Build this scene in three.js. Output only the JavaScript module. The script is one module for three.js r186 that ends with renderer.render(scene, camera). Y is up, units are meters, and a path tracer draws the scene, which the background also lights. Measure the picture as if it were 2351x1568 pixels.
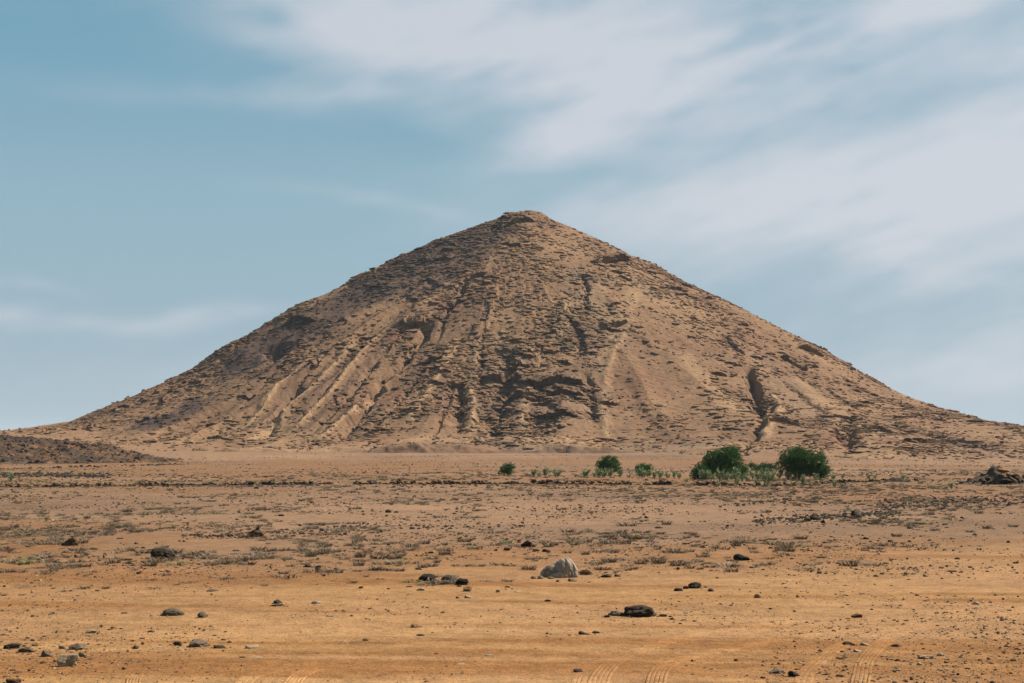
import * as THREE from 'three';
import { mergeVertices, mergeGeometries, toCreasedNormals } from 'three/addons/utils/BufferGeometryUtils.js';

// ------------------------------------------------------------------ camera, sky, sun, exposure
const W = 2351, H = 1568, F = 3265, HZ = 1030, CAMY = 4;      // reference frame used to read positions off the photograph
const PITCH = Math.atan((HZ - H / 2) / F), CP = Math.cos(PITCH), SP = Math.sin(PITCH);
const scene = new THREE.Scene();
const camera = new THREE.PerspectiveCamera(2 * Math.atan(H / 2 / F) * 180 / Math.PI, W / H, 0.5, 20000);
camera.position.set(0, CAMY, 0);
camera.rotation.x = PITCH;
camera.updateMatrixWorld();
const SUN_AZ = 116 * Math.PI / 180, SUN_EL = 46 * Math.PI / 180;   // azimuth measured from the viewer's back round to the right
const sunDir = new THREE.Vector3(Math.cos(SUN_EL) * Math.sin(SUN_AZ), Math.sin(SUN_EL), Math.cos(SUN_EL) * Math.cos(SUN_AZ));
const sun = new THREE.DirectionalLight(new THREE.Color(1, 0.93, 0.82), 5.0);
sun.position.copy(sunDir).multiplyScalar(900).add(new THREE.Vector3(0, 0, -450));
sun.target.position.set(0, 0, -450);
sun.castShadow = true;
Object.assign(sun.shadow.camera, { left: -600, right: 600, top: 600, bottom: -600, near: 10, far: 2500 });
sun.shadow.mapSize.set(4096, 4096);
scene.add(sun, sun.target);
const renderer = new THREE.WebGLRenderer({ antialias: true });
renderer.toneMapping = THREE.LinearToneMapping;
renderer.toneMappingExposure = 2.3;
renderer.shadowMap.enabled = true;
scene.fog = new THREE.FogExp2(new THREE.Color(0.52, 0.60, 0.68), 0.00004);

// ------------------------------------------------------------------ helpers
const EXPO = 2.3, ALB = 0.605;
const clamp = (x, a = 0, b = 1) => x < a ? a : x > b ? b : x;
const lerp = (a, b, t) => a + (b - a) * t;
const sst = (a, b, x) => { const t = clamp((x - a) / (b - a)); return t * t * (3 - 2 * t); };
function rng(seed) { let a = seed >>> 0; return () => { a = (a + 0x6D2B79F5) | 0; let t = Math.imul(a ^ (a >>> 15), 1 | a); t = (t + Math.imul(t ^ (t >>> 7), 61 | t)) ^ t; return ((t ^ (t >>> 14)) >>> 0) / 4294967296; }; }
const h2 = (x, y) => { let h = Math.imul(x, 374761393) ^ Math.imul(y, 668265263); h = Math.imul(h ^ (h >>> 13), 1274126177); return ((h ^ (h >>> 16)) >>> 0) / 2147483648 - 1; };
function n2(x, y) { const xi = Math.floor(x), yi = Math.floor(y), xf = x - xi, yf = y - yi; const u = xf * xf * xf * (xf * (xf * 6 - 15) + 10), v = yf * yf * yf * (yf * (yf * 6 - 15) + 10); const a = h2(xi, yi), b = h2(xi + 1, yi), c = h2(xi, yi + 1), d = h2(xi + 1, yi + 1); return a + (b - a) * u + (c - a) * v + (a - b - c + d) * u * v; }
function fbm(x, y, o = 4) { let s = 0, a = 0.5; for (let i = 0; i < o; i++) { s += a * n2(x, y); x = x * 2.03 + 17.3; y = y * 2.03 - 9.1; a *= 0.5; } return s; }
const h3 = (x, y, z) => h2(x + Math.imul(z, 7919), y - Math.imul(z, 104729));
function n3(x, y, z) { const xi = Math.floor(x), yi = Math.floor(y), zi = Math.floor(z); let u = x - xi, v = y - yi, w = z - zi; u = u * u * (3 - 2 * u); v = v * v * (3 - 2 * v); w = w * w * (3 - 2 * w); const l = (a, b, t) => a + (b - a) * t; return l(l(l(h3(xi, yi, zi), h3(xi + 1, yi, zi), u), l(h3(xi, yi + 1, zi), h3(xi + 1, yi + 1, zi), u), v), l(l(h3(xi, yi, zi + 1), h3(xi + 1, yi, zi + 1), u), l(h3(xi, yi + 1, zi + 1), h3(xi + 1, yi + 1, zi + 1), u), v), w); }
function fb3(x, y, z, o = 3) { let s = 0, a = 0.5; for (let i = 0; i < o; i++) { s += a * n3(x, y, z); x = x * 2.1 + 5.2; y = y * 2.1 - 3.7; z = z * 2.1 + 8.8; a *= 0.5; } return s; }
const col = (r, g, b) => new THREE.Color().setRGB(r, g, b);
const interp = (t, a) => { if (t <= a[0][0]) return a[0][1]; for (let i = 1; i < a.length; i++) if (t <= a[i][0]) return lerp(a[i - 1][1], a[i][1], (t - a[i - 1][0]) / (a[i][0] - a[i - 1][0])); return a[a.length - 1][1]; };
const names = {};
function numbered(n) { const k = names[n] = (names[n] ?? -1) + 1; return k ? `${n}_${String(k).padStart(3, '0')}` : n; }
function shadowed(o) { o.traverse(c => { if (c.isMesh) { c.castShadow = true; c.receiveShadow = true; } }); return o; }
function add(o, name, label, category, group) { o.name = numbered(name); o.userData = { label, category }; if (group) o.userData.group = group; scene.add(o); return shadowed(o); }
function stuff(o, name, label, category) { add(o, name, label, category); o.userData.kind = 'stuff'; return o; }
function structure(o, name, label) { o.name = name; o.userData = { kind: 'structure', label }; scene.add(o); return shadowed(o); }
function part(o, name, parent) { o.name = name; parent.add(o); return shadowed(o); }
function ray(u, v) { const x = (u - W / 2) / F, y = (H / 2 - v) / F; return [x, y * CP + SP, y * SP - CP]; }
function at(u, v, depth) { const d = ray(u, v), k = depth / -d[2]; return [d[0] * k, CAMY + d[1] * k, -depth]; }
function project(x, y, z) { const yy = y - CAMY, Y = yy * CP + z * SP, Z = z * CP - yy * SP; return [W / 2 + F * x / -Z, H / 2 - F * Y / -Z]; }

// ------------------------------------------------------------------ sky: air and thin cirrus, computed over the whole sphere
{
  const TW = 2048, TH = 1024, data = new Float32Array(TW * TH * 4);
  const D = 180 / Math.PI, AIR = [[[0, 0.375], [4, 0.335], [10, 0.280], [16, 0.165], [30, 0.095], [90, 0.035]], [[0, 0.455], [4, 0.458], [10, 0.44], [16, 0.355], [30, 0.25], [90, 0.14]], [[0, 0.51], [4, 0.53], [10, 0.535], [16, 0.475], [30, 0.39], [90, 0.28]]];
  // cirrus sheets: [azimuth deg, elevation deg, half length, half width, tilt deg, strength]
  const px = (u, v, a, b, t, s) => { const d = ray(u, v); return [Math.atan2(d[0], -d[2]) * D, Math.atan2(d[1], Math.hypot(d[0], d[2])) * D, a / F * D, b / F * D, t, s]; };
  const sheets = [px(1000, 105, 330, 105, -6, 0.95), px(800, 60, 190, 80, -24, 0.55), px(1330, 60, 400, 120, 6, 0.85), px(1700, 110, 460, 95, 14, 0.85), px(1250, 170, 260, 55, 4, 0.5),
    px(2080, 20, 300, 42, 13, 0.7), px(1230, 350, 115, 42, 14, 0.75), px(1420, 270, 240, 50, 16, 0.45), px(1900, 500, 420, 95, 7, 0.9), px(2250, 400, 260, 75, 13, 0.85),
    px(2050, 590, 190, 45, -10, 0.6), px(1480, 500, 220, 55, 4, 0.4), px(1900, 300, 600, 160, 8, 0.45), px(1900, 420, 800, 330, 5, 0.16), px(1450, 330, 420, 120, 8, 0.16), px(250, 728, 420, 24, 0, 0.6), px(860, 468, 260, 13, -4, 0.28), px(620, 240, 420, 38, -3, 0.25), px(860, 235, 200, 26, 4, 0.34),
    px(60, 636, 130, 16, 0, 0.22), px(2300, 130, 260, 40, 10, 0.3), px(300, 860, 420, 60, 0, 0.16), px(2100, 760, 420, 60, 2, 0.22), px(2250, 860, 420, 110, 0, 0.5), 
    px(3000, 350, 600, 200, 8, 0.8), px(3300, 30, 700, 220, 10, 0.8), px(900, -260, 900, 160, 6, 0.5), px(1900, -420, 700, 170, 12, 0.6)];
  const gaps = [px(690, 35, 90, 38, -10, 0.6), px(2180, 215, 230, 45, 8, 0.42), px(1430, 400, 260, 42, 8, 0.3), px(2290, 440, 90, 22, 6, 0.5), px(1000, 330, 190, 45, 3, 0.2)];
  for (let j = 0; j < TH; j++) {
    const el = ((j + 0.5) / TH - 0.5) * Math.PI;
    if (el < -0.06) { for (let i = 0; i < TW; i++) { const o = (j * TW + i) * 4; data[o] = 0.39 / EXPO; data[o + 1] = 0.485 / EXPO; data[o + 2] = 0.565 / EXPO; data[o + 3] = 1; } continue; }   // below the horizon, hidden by the ground
    for (let i = 0; i < TW; i++) {
      const a = ((i + 0.5) / TW - 0.5) * 2 * Math.PI;               // atan2(z, x)
      const dx = Math.cos(el) * Math.cos(a), dy = Math.sin(el), dz = Math.cos(el) * Math.sin(a);
      let az = Math.atan2(dx, -dz) * D; const ed = el * D;
      // air: blue deepening with height, whiter towards the horizon
      let r = interp(ed, AIR[0]), g = interp(ed, AIR[1]), b = interp(ed, AIR[2]);
      const s = Math.max(0, dx * sunDir.x + dy * sunDir.y + dz * sunDir.z);
      const glow = 0.05 * s * s + 0.14 * Math.pow(s, 8);              // forward scatter round the sun
      r += glow; g += glow * 0.93; b += glow * 0.86;
      // cirrus
      const qx = az * 0.11, qy = ed * 0.22;
      const w1 = fbm(qx * 1.1 + 3.1, qy * 1.6 + 9.7, 4) * 5.5, w2 = fbm(qx * 1.3 - 7.7, qy * 1.8 + 2.2, 4) * 2.2;
      let den = 0;
      for (const [ca, ce, la, lb, tl, st] of sheets) {
        let da = az + w1 * 0.55 - ca; if (da > 180) da -= 360; if (da < -180) da += 360;
        const de = ed + w2 * 0.5 - ce;
        if (Math.abs(da) > la * 2.6 + lb || Math.abs(de) > la) continue;
        const c = Math.cos(tl / D), sn = Math.sin(tl / D), p = (da * c + de * sn) / la, q = (de * c - da * sn) / lb;
        const k = p * p + q * q;
        if (k < 7) den += st * Math.exp(-k * 0.9);
      }
      for (const [ca, ce, la, lb, tl, st] of gaps) {
        const da = az + w1 * 0.4 - ca, de = ed + w2 * 0.4 - ce;
        const c = Math.cos(tl / D), sn = Math.sin(tl / D), p = (da * c + de * sn) / la, q = (de * c - da * sn) / lb, k = p * p + q * q;
        if (k < 7) den -= st * Math.exp(-k * 0.9);
      }
      // the same kind of cirrus goes on over the rest of the sky
      const away = sst(26, 42, Math.abs(az)) + (1 - sst(26, 42, Math.abs(az))) * sst(20, 32, ed);
      if (away > 0 && el > -0.02) den += away * 0.95 * sst(-0.05, 0.35, fbm(dx * 2.2 / (dy + 0.35) + 4, dz * 2.2 / (dy + 0.35) - 3, 5));
      const sa = az * 0.966 + ed * 0.259, sb = ed * 0.966 - az * 0.259;      // wisps drawn out along one wind direction
      const tex = den < 0.002 ? 1 : 0.92 + 0.75 * fbm(sa * 0.13 + w2 * 0.08, sb * 0.42 + w1 * 0.05, 5) + 0.36 * fbm(sa * 0.30 + 4 + w2 * 0.1, sb * 1.7, 4) + 0.24 * fbm(sa * 0.8 - 4 + w2 * 0.2, sb * 3.1 + w1 * 0.1, 3);
      den = clamp(den * clamp(tex, 0.35, 1.5), 0, 1.25);
      den = 1 - Math.exp(-Math.pow(den, 1.25) * 1.5);
      den *= sst(-0.01, 0.05, dy);
      const lum = 1 + 0.15 * s * s;
      r = lerp(r, 0.665 * lum, den * 0.90); g = lerp(g, 0.670 * lum, den * 0.90); b = lerp(b, 0.715 * lum, den * 0.92);
      const o = (j * TW + i) * 4; data[o] = r / EXPO; data[o + 1] = g / EXPO; data[o + 2] = b / EXPO; data[o + 3] = 1;
    }
  }
  const tex = new THREE.DataTexture(data, TW, TH, THREE.RGBAFormat, THREE.FloatType);
  tex.mapping = THREE.EquirectangularReflectionMapping; tex.magFilter = tex.minFilter = THREE.LinearFilter; tex.wrapS = THREE.RepeatWrapping; tex.needsUpdate = true;
  scene.background = tex; scene.environment = tex;
}
console.log('sky done');

// ------------------------------------------------------------------ terrain functions
function G(x, z) {                                             // the plain
  const d = -z;
  let y = 0.10 * fbm(x / 16 + 3, z / 16, 3) + 0.30 * fbm(x / 70, z / 70 + 8, 3) * sst(30, 120, d);
  y += 3.0 * sst(400, 640, d) - 2.3 * sst(40, 240, x) * sst(230, 470, d);
  y += 0.4 * fbm(x / 45 + 31, z / 45, 3) * sst(200, 420, d);
  return y;
}
function hitG(u, v) { const d = ray(u, v); let k = (0 - CAMY) / d[1]; for (let i = 0; i < 12; i++) k = lerp(k, (G(d[0] * k, d[2] * k) - CAMY) / d[1], 0.7); return [d[0] * k, G(d[0] * k, d[2] * k), d[2] * k]; }
const PZ = -900, PX = at(1212, 482, 900)[0];
const SIL = [[-700, 1012], [-300, 1003], [0, 992], [60, 991], [110, 987], [200, 977], [250, 956], [330, 926], [400, 894], [460, 860], [520, 812], [560, 792], [620, 754], [680, 715], [740, 692], [790, 665], [820, 642], [870, 624], [930, 595], [1000, 562], [1080, 527], [1140, 505], [1165, 491], [1200, 485], [1225, 483], [1250, 492], [1270, 507], [1300, 519], [1350, 543], [1400, 570], [1450, 595], [1500, 614], [1560, 647], [1640, 687], [1720, 730], [1800, 774], [1880, 817], [1960, 870], [2050, 922], [2130, 949], [2210, 972], [2280, 986], [2351, 997], [2450, 1012], [2600, 1028], [3000, 1050]].map(([u, v]) => at(u, v, 900));
const PEAK = at(1212, 482, 900)[1];
const LEFT = [[0, PEAK], ...SIL.filter(p => p[0] < PX - 1).map(p => [PX - p[0], p[1]]).reverse()];
const RIGHT = [[0, PEAK], ...SIL.filter(p => p[0] > PX + 1).map(p => [p[0] - PX, p[1]])];
const FRONT = [[0, PEAK], [8, PEAK - 3], [20, PEAK - 11], [60, 122], [120, 85], [170, 55], [210, 33], [240, 19], [262, 10], [285, 4.5], [310, 1.5], [345, -2], [420, -6]];
const lut = a => { const o = new Float32Array(900); for (let i = 0; i < 900; i++) o[i] = interp(i, a); for (let k = 0; k < 2; k++) for (let i = 1; i < 899; i++) o[i] = (o[i - 1] + 2 * o[i] + o[i + 1]) / 4; return o; };
const FRONTR = [[0, PEAK], [8, PEAK - 3], [20, PEAK - 11], [60, 122], [120, 86], [170, 57], [210, 37], [240, 25], [270, 17], [310, 10.5], [350, 6.2], [390, 2.6], [425, -0.4], [460, -3], [520, -7]];
const LL = lut(LEFT), RL = lut(RIGHT), FL = lut(FRONT), FR = lut(FRONTR);
const lu = (t, r) => { const i = Math.min(897, r | 0), f = Math.min(1, r - i); return t[i] * (1 - f) + t[i + 1] * f; };
function M(x, z) {                                             // the smooth cone
  const dx = x - PX, dz = z - PZ, r = Math.hypot(dx, dz) + 1e-6, c = dx / r, f = dz / r, c2 = c * c;
  const w = c2 * (f > 0 ? lerp(1, sst(0, 1, c2 * 1.15), 0.6) : 1);
  const k = sst(0.06, 0.42, Math.atan2(dx, dz)) * (f > 0 ? 1 : 0), fr = k <= 0 ? lu(FL, r) : k >= 1 ? lu(FR, r) : lu(FL, r) * (1 - k) + lu(FR, r) * k;
  return lu(c < 0 ? LL : RL, r) * w + fr * (1 - w);
}
const footScale = (x, z) => { const t = Math.atan2(x - PX, z - PZ); return 300 / lerp(300, 425, sst(0.06, 0.42, t) * sst(1.5, 1.2, t)); };   // radius normalised so that the foot lies at 300
function hitM(u, v) { const d = ray(u, v); for (let k = 430; k < 1000; k += 1) { const x = d[0] * k, z = d[2] * k; if (CAMY + d[1] * k < Math.max(M(x, z), G(x, z) - 0.5)) return [x, CAMY + d[1] * k, z]; } return [d[0] * 880, CAMY + d[1] * 880, d[2] * 880]; }

// ------------------------------------------------------------------ mountain: fine height grid with gullies, ribs, ledges
const MX0 = -372, MX1 = 420, MZ0 = -935, MZ1 = -425, MS = 0.82, MT = 0.46, ZB = -570, MU = 0.85;
const NX = Math.round((MX1 - MX0) / MS) + 1, JB = Math.round((ZB - MZ0) / MT), NZ = JB + Math.round((MZ1 - ZB) / MU) + 1;
const zf = j => j <= JB ? MZ0 + j * MT : MZ0 + JB * MT + (j - JB) * MU, jf = z => z <= MZ0 + JB * MT ? (z - MZ0) / MT : JB + (z - MZ0 - JB * MT) / MU;
const hy = new Float32Array(NX * NZ), dd = new Float32Array(NX * NZ), sand = new Float32Array(NX * NZ), dark = new Float32Array(NX * NZ), grey = new Float32Array(NX * NZ), craggy = new Float32Array(NX * NZ), rough = new Float32Array(NX * NZ);
const theta = (x, z) => Math.atan2(x - PX, z - PZ);            // 0 towards the viewer, negative to the left
{
  for (let j = 0; j < NZ; j++) for (let i = 0; i < NX; i++) {
    const x = MX0 + i * MS, z = zf(j), k = j * NX + i, th = theta(x, z), r = Math.hypot(x - PX, z - PZ) * footScale(x, z);
    const foot = sst(330, 270, r);
    const tw = th + 0.05 * fbm(x / 60, z / 60, 3);
    const rib1 = 1 - Math.abs(n2(tw * 9 + 2.2, r / 170)) * 2, rib2 = 1 - Math.abs(n2(tw * 24 + 7, r / 110 + 4)) * 2;
    const grow = sst(25, 170, r) * foot;
    let y = M(x, z);
    y += (rib1 * 1.9 * (1 - 0.55 * sst(0.02, 0.15, th)) + rib2 * 0.65 * (0.5 + 0.5 * n2(tw * 5, r / 90))) * grow;
    y += 2.2 * fbm(x / 55 + 9, z / 55, 3) * sst(12, 70, r) * foot;
    y += 0.42 * fbm(x / 14, z / 14 + 40, 3) * sst(6, 30, r) * lerp(0.25, 1, foot);
    hy[k] = y;
    rough[k] = 0.42 + 1.5 * fbm(x / 36 + 70, z / 36 - 12, 4) + 0.25 * sst(190, 60, r);
    rough[k] -= 0.42 * sst(-0.16, -0.32, th) * sst(-1.0, -0.8, th) * sst(110, 150, r) * sst(300, 280, r);
  }
  // stroke: carve or paint along a line given in photograph coordinates
  const stroke = (pts, fn, w) => {
    const P = pts.map(([u, v]) => hitM(u, v));
    let len = [0]; for (let i = 1; i < P.length; i++) len.push(len[i - 1] + Math.hypot(P[i][0] - P[i - 1][0], P[i][2] - P[i - 1][2]));
    const L = len[len.length - 1], wp = clamp(w / 9, 0.25, 1.6);
    const xa = Math.min(...P.map(p => p[0])) - w, xb = Math.max(...P.map(p => p[0])) + w, za = Math.min(...P.map(p => p[2])) - w, zb = Math.max(...P.map(p => p[2])) + w;
    for (let j = Math.max(0, Math.floor(jf(za))); j < Math.min(NZ, jf(zb)); j++) for (let i = Math.max(0, Math.floor((xa - MX0) / MS)); i < Math.min(NX, (xb - MX0) / MS); i++) {
      const x0 = MX0 + i * MS, z0 = zf(j), lim = w + 4.6 * wp; let near = false;
      for (let s = 1; s < P.length && !near; s++) { const ax = P[s - 1][0], az = P[s - 1][2], bx = P[s][0] - ax, bz = P[s][2] - az, t = clamp(((x0 - ax) * bx + (z0 - az) * bz) / (bx * bx + bz * bz)), ex = x0 - ax - bx * t, ez = z0 - az - bz * t; near = ex * ex + ez * ez < lim * lim; }
      if (!near) continue;
      const x = x0 + wp * (2.2 * n2(x0 / 7 + 3, z0 / 7) + 0.9 * n2(x0 / 2.2, z0 / 2.2)), z = z0 + wp * 1.5 * n2(x0 / 7, z0 / 7 + 50); let best = 1e9, bt = 0, bs = 0;
      for (let s = 1; s < P.length; s++) {
        const ax = P[s - 1][0], az = P[s - 1][2], bx = P[s][0] - ax, bz = P[s][2] - az, ll = bx * bx + bz * bz;
        const t = clamp(((x - ax) * bx + (z - az) * bz) / ll), ex = x - ax - bx * t, ez = z - az - bz * t, d = Math.hypot(ex, ez);
        if (d < best) { best = d; bt = (len[s - 1] + t * Math.sqrt(ll)) / L; bs = Math.sign(ex * bz - ez * bx); }
      }
      if (best < w) fn(j * NX + i, best / w, bt, bs);
    }
  };
  const ends = t => sst(0, 0.12, t) * sst(1, 0.8, t);
  const gully = (pts, w, depth, sandy = 0) => stroke(pts, (k, q0, t, sd) => { const e = ends(t), q = sd > 0 ? Math.min(1, q0 * 2.1) : q0; hy[k] -= depth * e * Math.pow(1 - q, 1.15); if (q < 0.35) sand[k] = Math.max(sand[k], sandy * e * (1 - q / 0.35)); rough[k] += 0.35 * e * (1 - q); }, w);
  const ribStroke = (pts, w, height) => stroke(pts, (k, q, t) => { hy[k] += height * ends(t) * Math.pow(1 - q, 1.1); }, w);
  const paint = (arr, pts, w, amt) => stroke(pts, (k, q, t) => { arr[k] = Math.max(arr[k], amt * sst(1, 0.45, q) * sst(0, 0.08, t) * sst(1, 0.92, t)); }, w);
  gully([[992, 735], [975, 770], [940, 815], [905, 868]], 5.5, 7); gully([[905, 850], [850, 925], [800, 990], [770, 1022]], 5.5, 7);
  gully([[905, 760], [960, 742], [990, 745]], 8, 5); gully([[700, 880], [640, 960], [600, 1005]], 7, 3.5);
  gully([[1724, 842], [1735, 890], [1748, 935], [1752, 962]], 5.5, 9); gully([[1775, 930], [1750, 975], [1722, 1018], [1690, 1050]], 4.5, 3.4);
  gully([[1165, 790], [1172, 850], [1160, 900], [1140, 960], [1125, 1010]], 10, 4.5); gully([[1335, 630], [1352, 660], [1343, 690], [1350, 720]], 4, 3);
  gully([[1310, 730], [1335, 780], [1330, 830]], 7, 5); gully([[1345, 850], [1362, 890], [1358, 930], [1372, 975]], 4.5, 2.6); gully([[1250, 880], [1255, 940], [1240, 1010]], 13, 3.6);
  gully([[1655, 765], [1690, 795], [1705, 815]], 5, 3);  gully([[1950, 960], [1945, 1000], [1960, 1040]], 9, 5);
  gully([[1150, 496], [1140, 520], [1130, 535]], 5, 4.5); gully([[1075, 640], [1040, 700], [1010, 740]], 6, 3.5); gully([[870, 830], [830, 880], [770, 950]], 6, 3);
  gully([[640, 780], [652, 812], [640, 835]], 11, 9); gully([[535, 800], [505, 832], [480, 852]], 8, 7); gully([[820, 640], [800, 660]], 7, 4); gully([[1000, 640], [970, 690]], 5, 2.5); gully([[1060, 880], [1055, 940], [1050, 1000]], 6, 2.6);
  gully([[1900, 900], [1960, 940], [2010, 960]], 4, 1.4); gully([[1800, 880], [1860, 930], [1900, 960]], 3.5, 1.2); gully([[2100, 990], [2180, 1010], [2260, 1040]], 8, 3);
  // long ribs of pale rubble between the left-hand gullies, and the buttresses
  for (const [p, w, hh] of [[[[890, 745], [820, 830], [745, 925], [650, 1000]], 5, 2.2], [[[960, 800], [870, 900], [790, 960], [725, 1015]], 5, 2.4], [[[820, 780], [720, 890], [620, 980], [560, 1010]], 6, 2], [[[720, 820], [640, 900], [560, 980]], 5, 1.8], [[[1050, 790], [1000, 880], [930, 980]], 7, 2.4], [[[1100, 780], [1080, 880], [1085, 1000]], 6, 2.2], [[[1300, 690], [1285, 760], [1270, 790]], 6, 2.6], [[[1440, 740], [1400, 830], [1380, 930], [1400, 1010]], 5, 1.0], [[[1215, 880], [1195, 960], [1210, 1020]], 7, 2.4], [[[1770, 900], [1790, 950], [1750, 1010]], 7, 2.8]]) {
    ribStroke(p, w * 0.75, hh * 1.0); paint(sand, p, w * 0.42, 0.95);
  }
  // narrow runnels and darker brown strips beside the left-hand ribs
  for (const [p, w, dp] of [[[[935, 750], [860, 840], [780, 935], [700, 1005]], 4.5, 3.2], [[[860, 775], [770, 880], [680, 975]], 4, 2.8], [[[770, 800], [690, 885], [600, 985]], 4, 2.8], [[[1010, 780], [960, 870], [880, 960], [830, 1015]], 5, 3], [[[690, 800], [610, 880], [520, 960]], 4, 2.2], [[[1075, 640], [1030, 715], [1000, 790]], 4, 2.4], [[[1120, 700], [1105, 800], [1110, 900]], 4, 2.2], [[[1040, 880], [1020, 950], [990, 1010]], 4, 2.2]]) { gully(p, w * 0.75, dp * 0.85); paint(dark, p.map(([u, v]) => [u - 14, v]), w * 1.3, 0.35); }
  for (const p of [[[1290, 690], [1285, 740], [1275, 800]], [[1450, 720], [1400, 780], [1385, 850], [1390, 900]], [[1490, 640], [1440, 700], [1400, 760]], [[1380, 650], [1370, 720]], [[1560, 800], [1620, 880], [1700, 960]], [[1700, 780], [1780, 880], [1870, 960]], [[1820, 860], [1930, 960], [2050, 1010]], [[1060, 600], [1010, 680], [930, 720]], [[940, 650], [900, 690], [830, 720]]]) paint(sand, p, 6, 0.6);
  for (const p of [[[1730, 800], [1800, 880], [1880, 970]], [[1450, 640], [1520, 690]], [[1400, 690], [1420, 740], [1390, 800]], [[2000, 990], [2150, 1010], [2330, 1060]], [[2150, 1040], [2351, 1050]], [[1440, 1010], [1500, 1030], [1600, 1040]], [[1340, 800], [1350, 880]]]) paint(grey, p, 12, 0.55);
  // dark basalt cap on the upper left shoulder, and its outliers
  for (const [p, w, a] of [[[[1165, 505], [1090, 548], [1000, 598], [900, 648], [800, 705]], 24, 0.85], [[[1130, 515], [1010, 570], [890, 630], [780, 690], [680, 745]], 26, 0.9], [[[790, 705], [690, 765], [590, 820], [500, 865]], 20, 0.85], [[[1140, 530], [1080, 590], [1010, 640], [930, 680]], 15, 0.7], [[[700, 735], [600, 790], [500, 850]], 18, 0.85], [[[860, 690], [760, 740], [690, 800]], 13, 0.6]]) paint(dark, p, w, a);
  for (const p of [[[1130, 870], [1250, 895], [1360, 900]], [[1120, 930], [1240, 950], [1370, 945]], [[1140, 990], [1260, 1000]], [[1160, 810], [1170, 870]], [[1335, 640], [1350, 700]], [[1310, 740], [1335, 800]]]) stroke(p, (k, q) => { rough[k] += 0.55 * (1 - q); grey[k] = Math.max(grey[k], 0.7 * sst(1, 0.4, q)); craggy[k] = Math.max(craggy[k], 1 - q); }, 15);
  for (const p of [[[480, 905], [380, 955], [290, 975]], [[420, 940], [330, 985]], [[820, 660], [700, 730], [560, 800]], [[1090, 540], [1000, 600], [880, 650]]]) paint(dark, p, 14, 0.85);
  // cliff bands: [photo line, drop]
  const cliff = (pts, drop, back) => stroke(pts, (k, q, t, s) => { if (s > 0) dd[k] = Math.max(dd[k], drop * ends(t) * (1 - q) * (0.75 + 0.5 * h2(k % NX >> 2, 3))); else dd[k] -= drop * 0.25 * ends(t) * Math.max(0, 1 - q * 2.5); rough[k] += 0.2 * (1 - q); }, back);
  for (const [p, dr] of [[[[1375, 612], [1400, 602], [1455, 600]], 3.6], [[[1105, 862], [1170, 868], [1230, 885], [1300, 882], [1365, 892]], 3.6], [[[1130, 905], [1200, 912], [1290, 905], [1360, 915]], 3.2], [[[1385, 752], [1440, 738]], 3], [[[1150, 497], [1200, 503], [1240, 512]], 2.6], [[[930, 745], [985, 738]], 3.5], [[[1140, 835], [1220, 845]], 2.6], [[[1220, 950], [1340, 960]], 2.4], [[[1760, 985], [1800, 975], [1840, 985]], 2.6], [[[1830, 800], [1890, 825]], 2.2], [[[660, 745], [730, 735]], 2.5], [[[1790, 820], [1850, 855]], 2], [[[1930, 1010], [2010, 990], [2080, 1000]], 2.4], [[[2080, 1025], [2180, 1020]], 2]]) cliff(p, dr, 7);
  // bedding: thin contour-following steps on the lower right skirt
  for (let j = 0; j < NZ; j++) for (let i = 0; i < NX; i++) {
    const x = MX0 + i * MS, z = zf(j), k = j * NX + i, th = theta(x, z), r = Math.hypot(x - PX, z - PZ) * footScale(x, z);
    const m = sst(0.16, 0.4, th) * sst(150, 200, r) * sst(-0.25, 0.2, fbm(x / 35 + 12, z / 35, 3) + 0.1) + 0.16 * sst(0.05, 0.3, fbm(x / 50 - 8, z / 50, 3)) * sst(60, 120, r) * sst(300, 260, r);
    if (m > 0.02) { const y = hy[k] + 2.2 * fbm(x / 24, z / 24, 3), s = y / 3.1 + 0.5 * n2(x / 30, z / 30), f = s - Math.floor(s); dd[k] += m * (1.5 * (1 - f) + 0.0) * 0.8 * (0.3 + 0.8 * Math.max(0, n2(x / 9, Math.floor(s) * 3.7))); }
  }
  // thousands of small outcrops: each rises gently down the slope and ends in an undercut step
  const R = rng(4711);
  const stampLedge = (x, z, a, b, hgt) => {
    const e = 3, gx = M(x + e, z) - M(x - e, z), gz = M(x, z + e) - M(x, z - e), gl = Math.hypot(gx, gz) + 1e-6;
    let ux = -gx / gl, uz = -gz / gl; const tw = (R() - 0.5) * 0.7, ct = Math.cos(tw), stn = Math.sin(tw);[ux, uz] = [ux * ct - uz * stn, ux * stn + uz * ct];
    const rad = Math.max(a, b) + 1, sd = R() * 100;
    for (let j = Math.max(0, Math.floor(jf(z - rad))); j <= Math.min(NZ - 1, jf(z + rad)); j++) for (let i = Math.max(0, Math.floor((x - rad - MX0) / MS)); i <= Math.min(NX - 1, (x + rad - MX0) / MS); i++) {
      const px = MX0 + i * MS - x, pz = zf(j) - z, s = (px * -uz + pz * ux) / a, t = (px * ux + pz * uz) / b + 0.25 * n2(s * 2.2 + sd, 1);
      if (s * s >= 1) continue; const k = j * NX + i, env = Math.sqrt(1 - s * s);
      if (t <= 0 && t > -1) { const v = hgt * env * (t + 1); if (v > dd[k]) dd[k] = lerp(dd[k], v, 0.9); }
      else if (t > 0 && t < 0.5) dd[k] -= 0.35 * hgt * env * (1 - t * 2);
    }
  };
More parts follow.
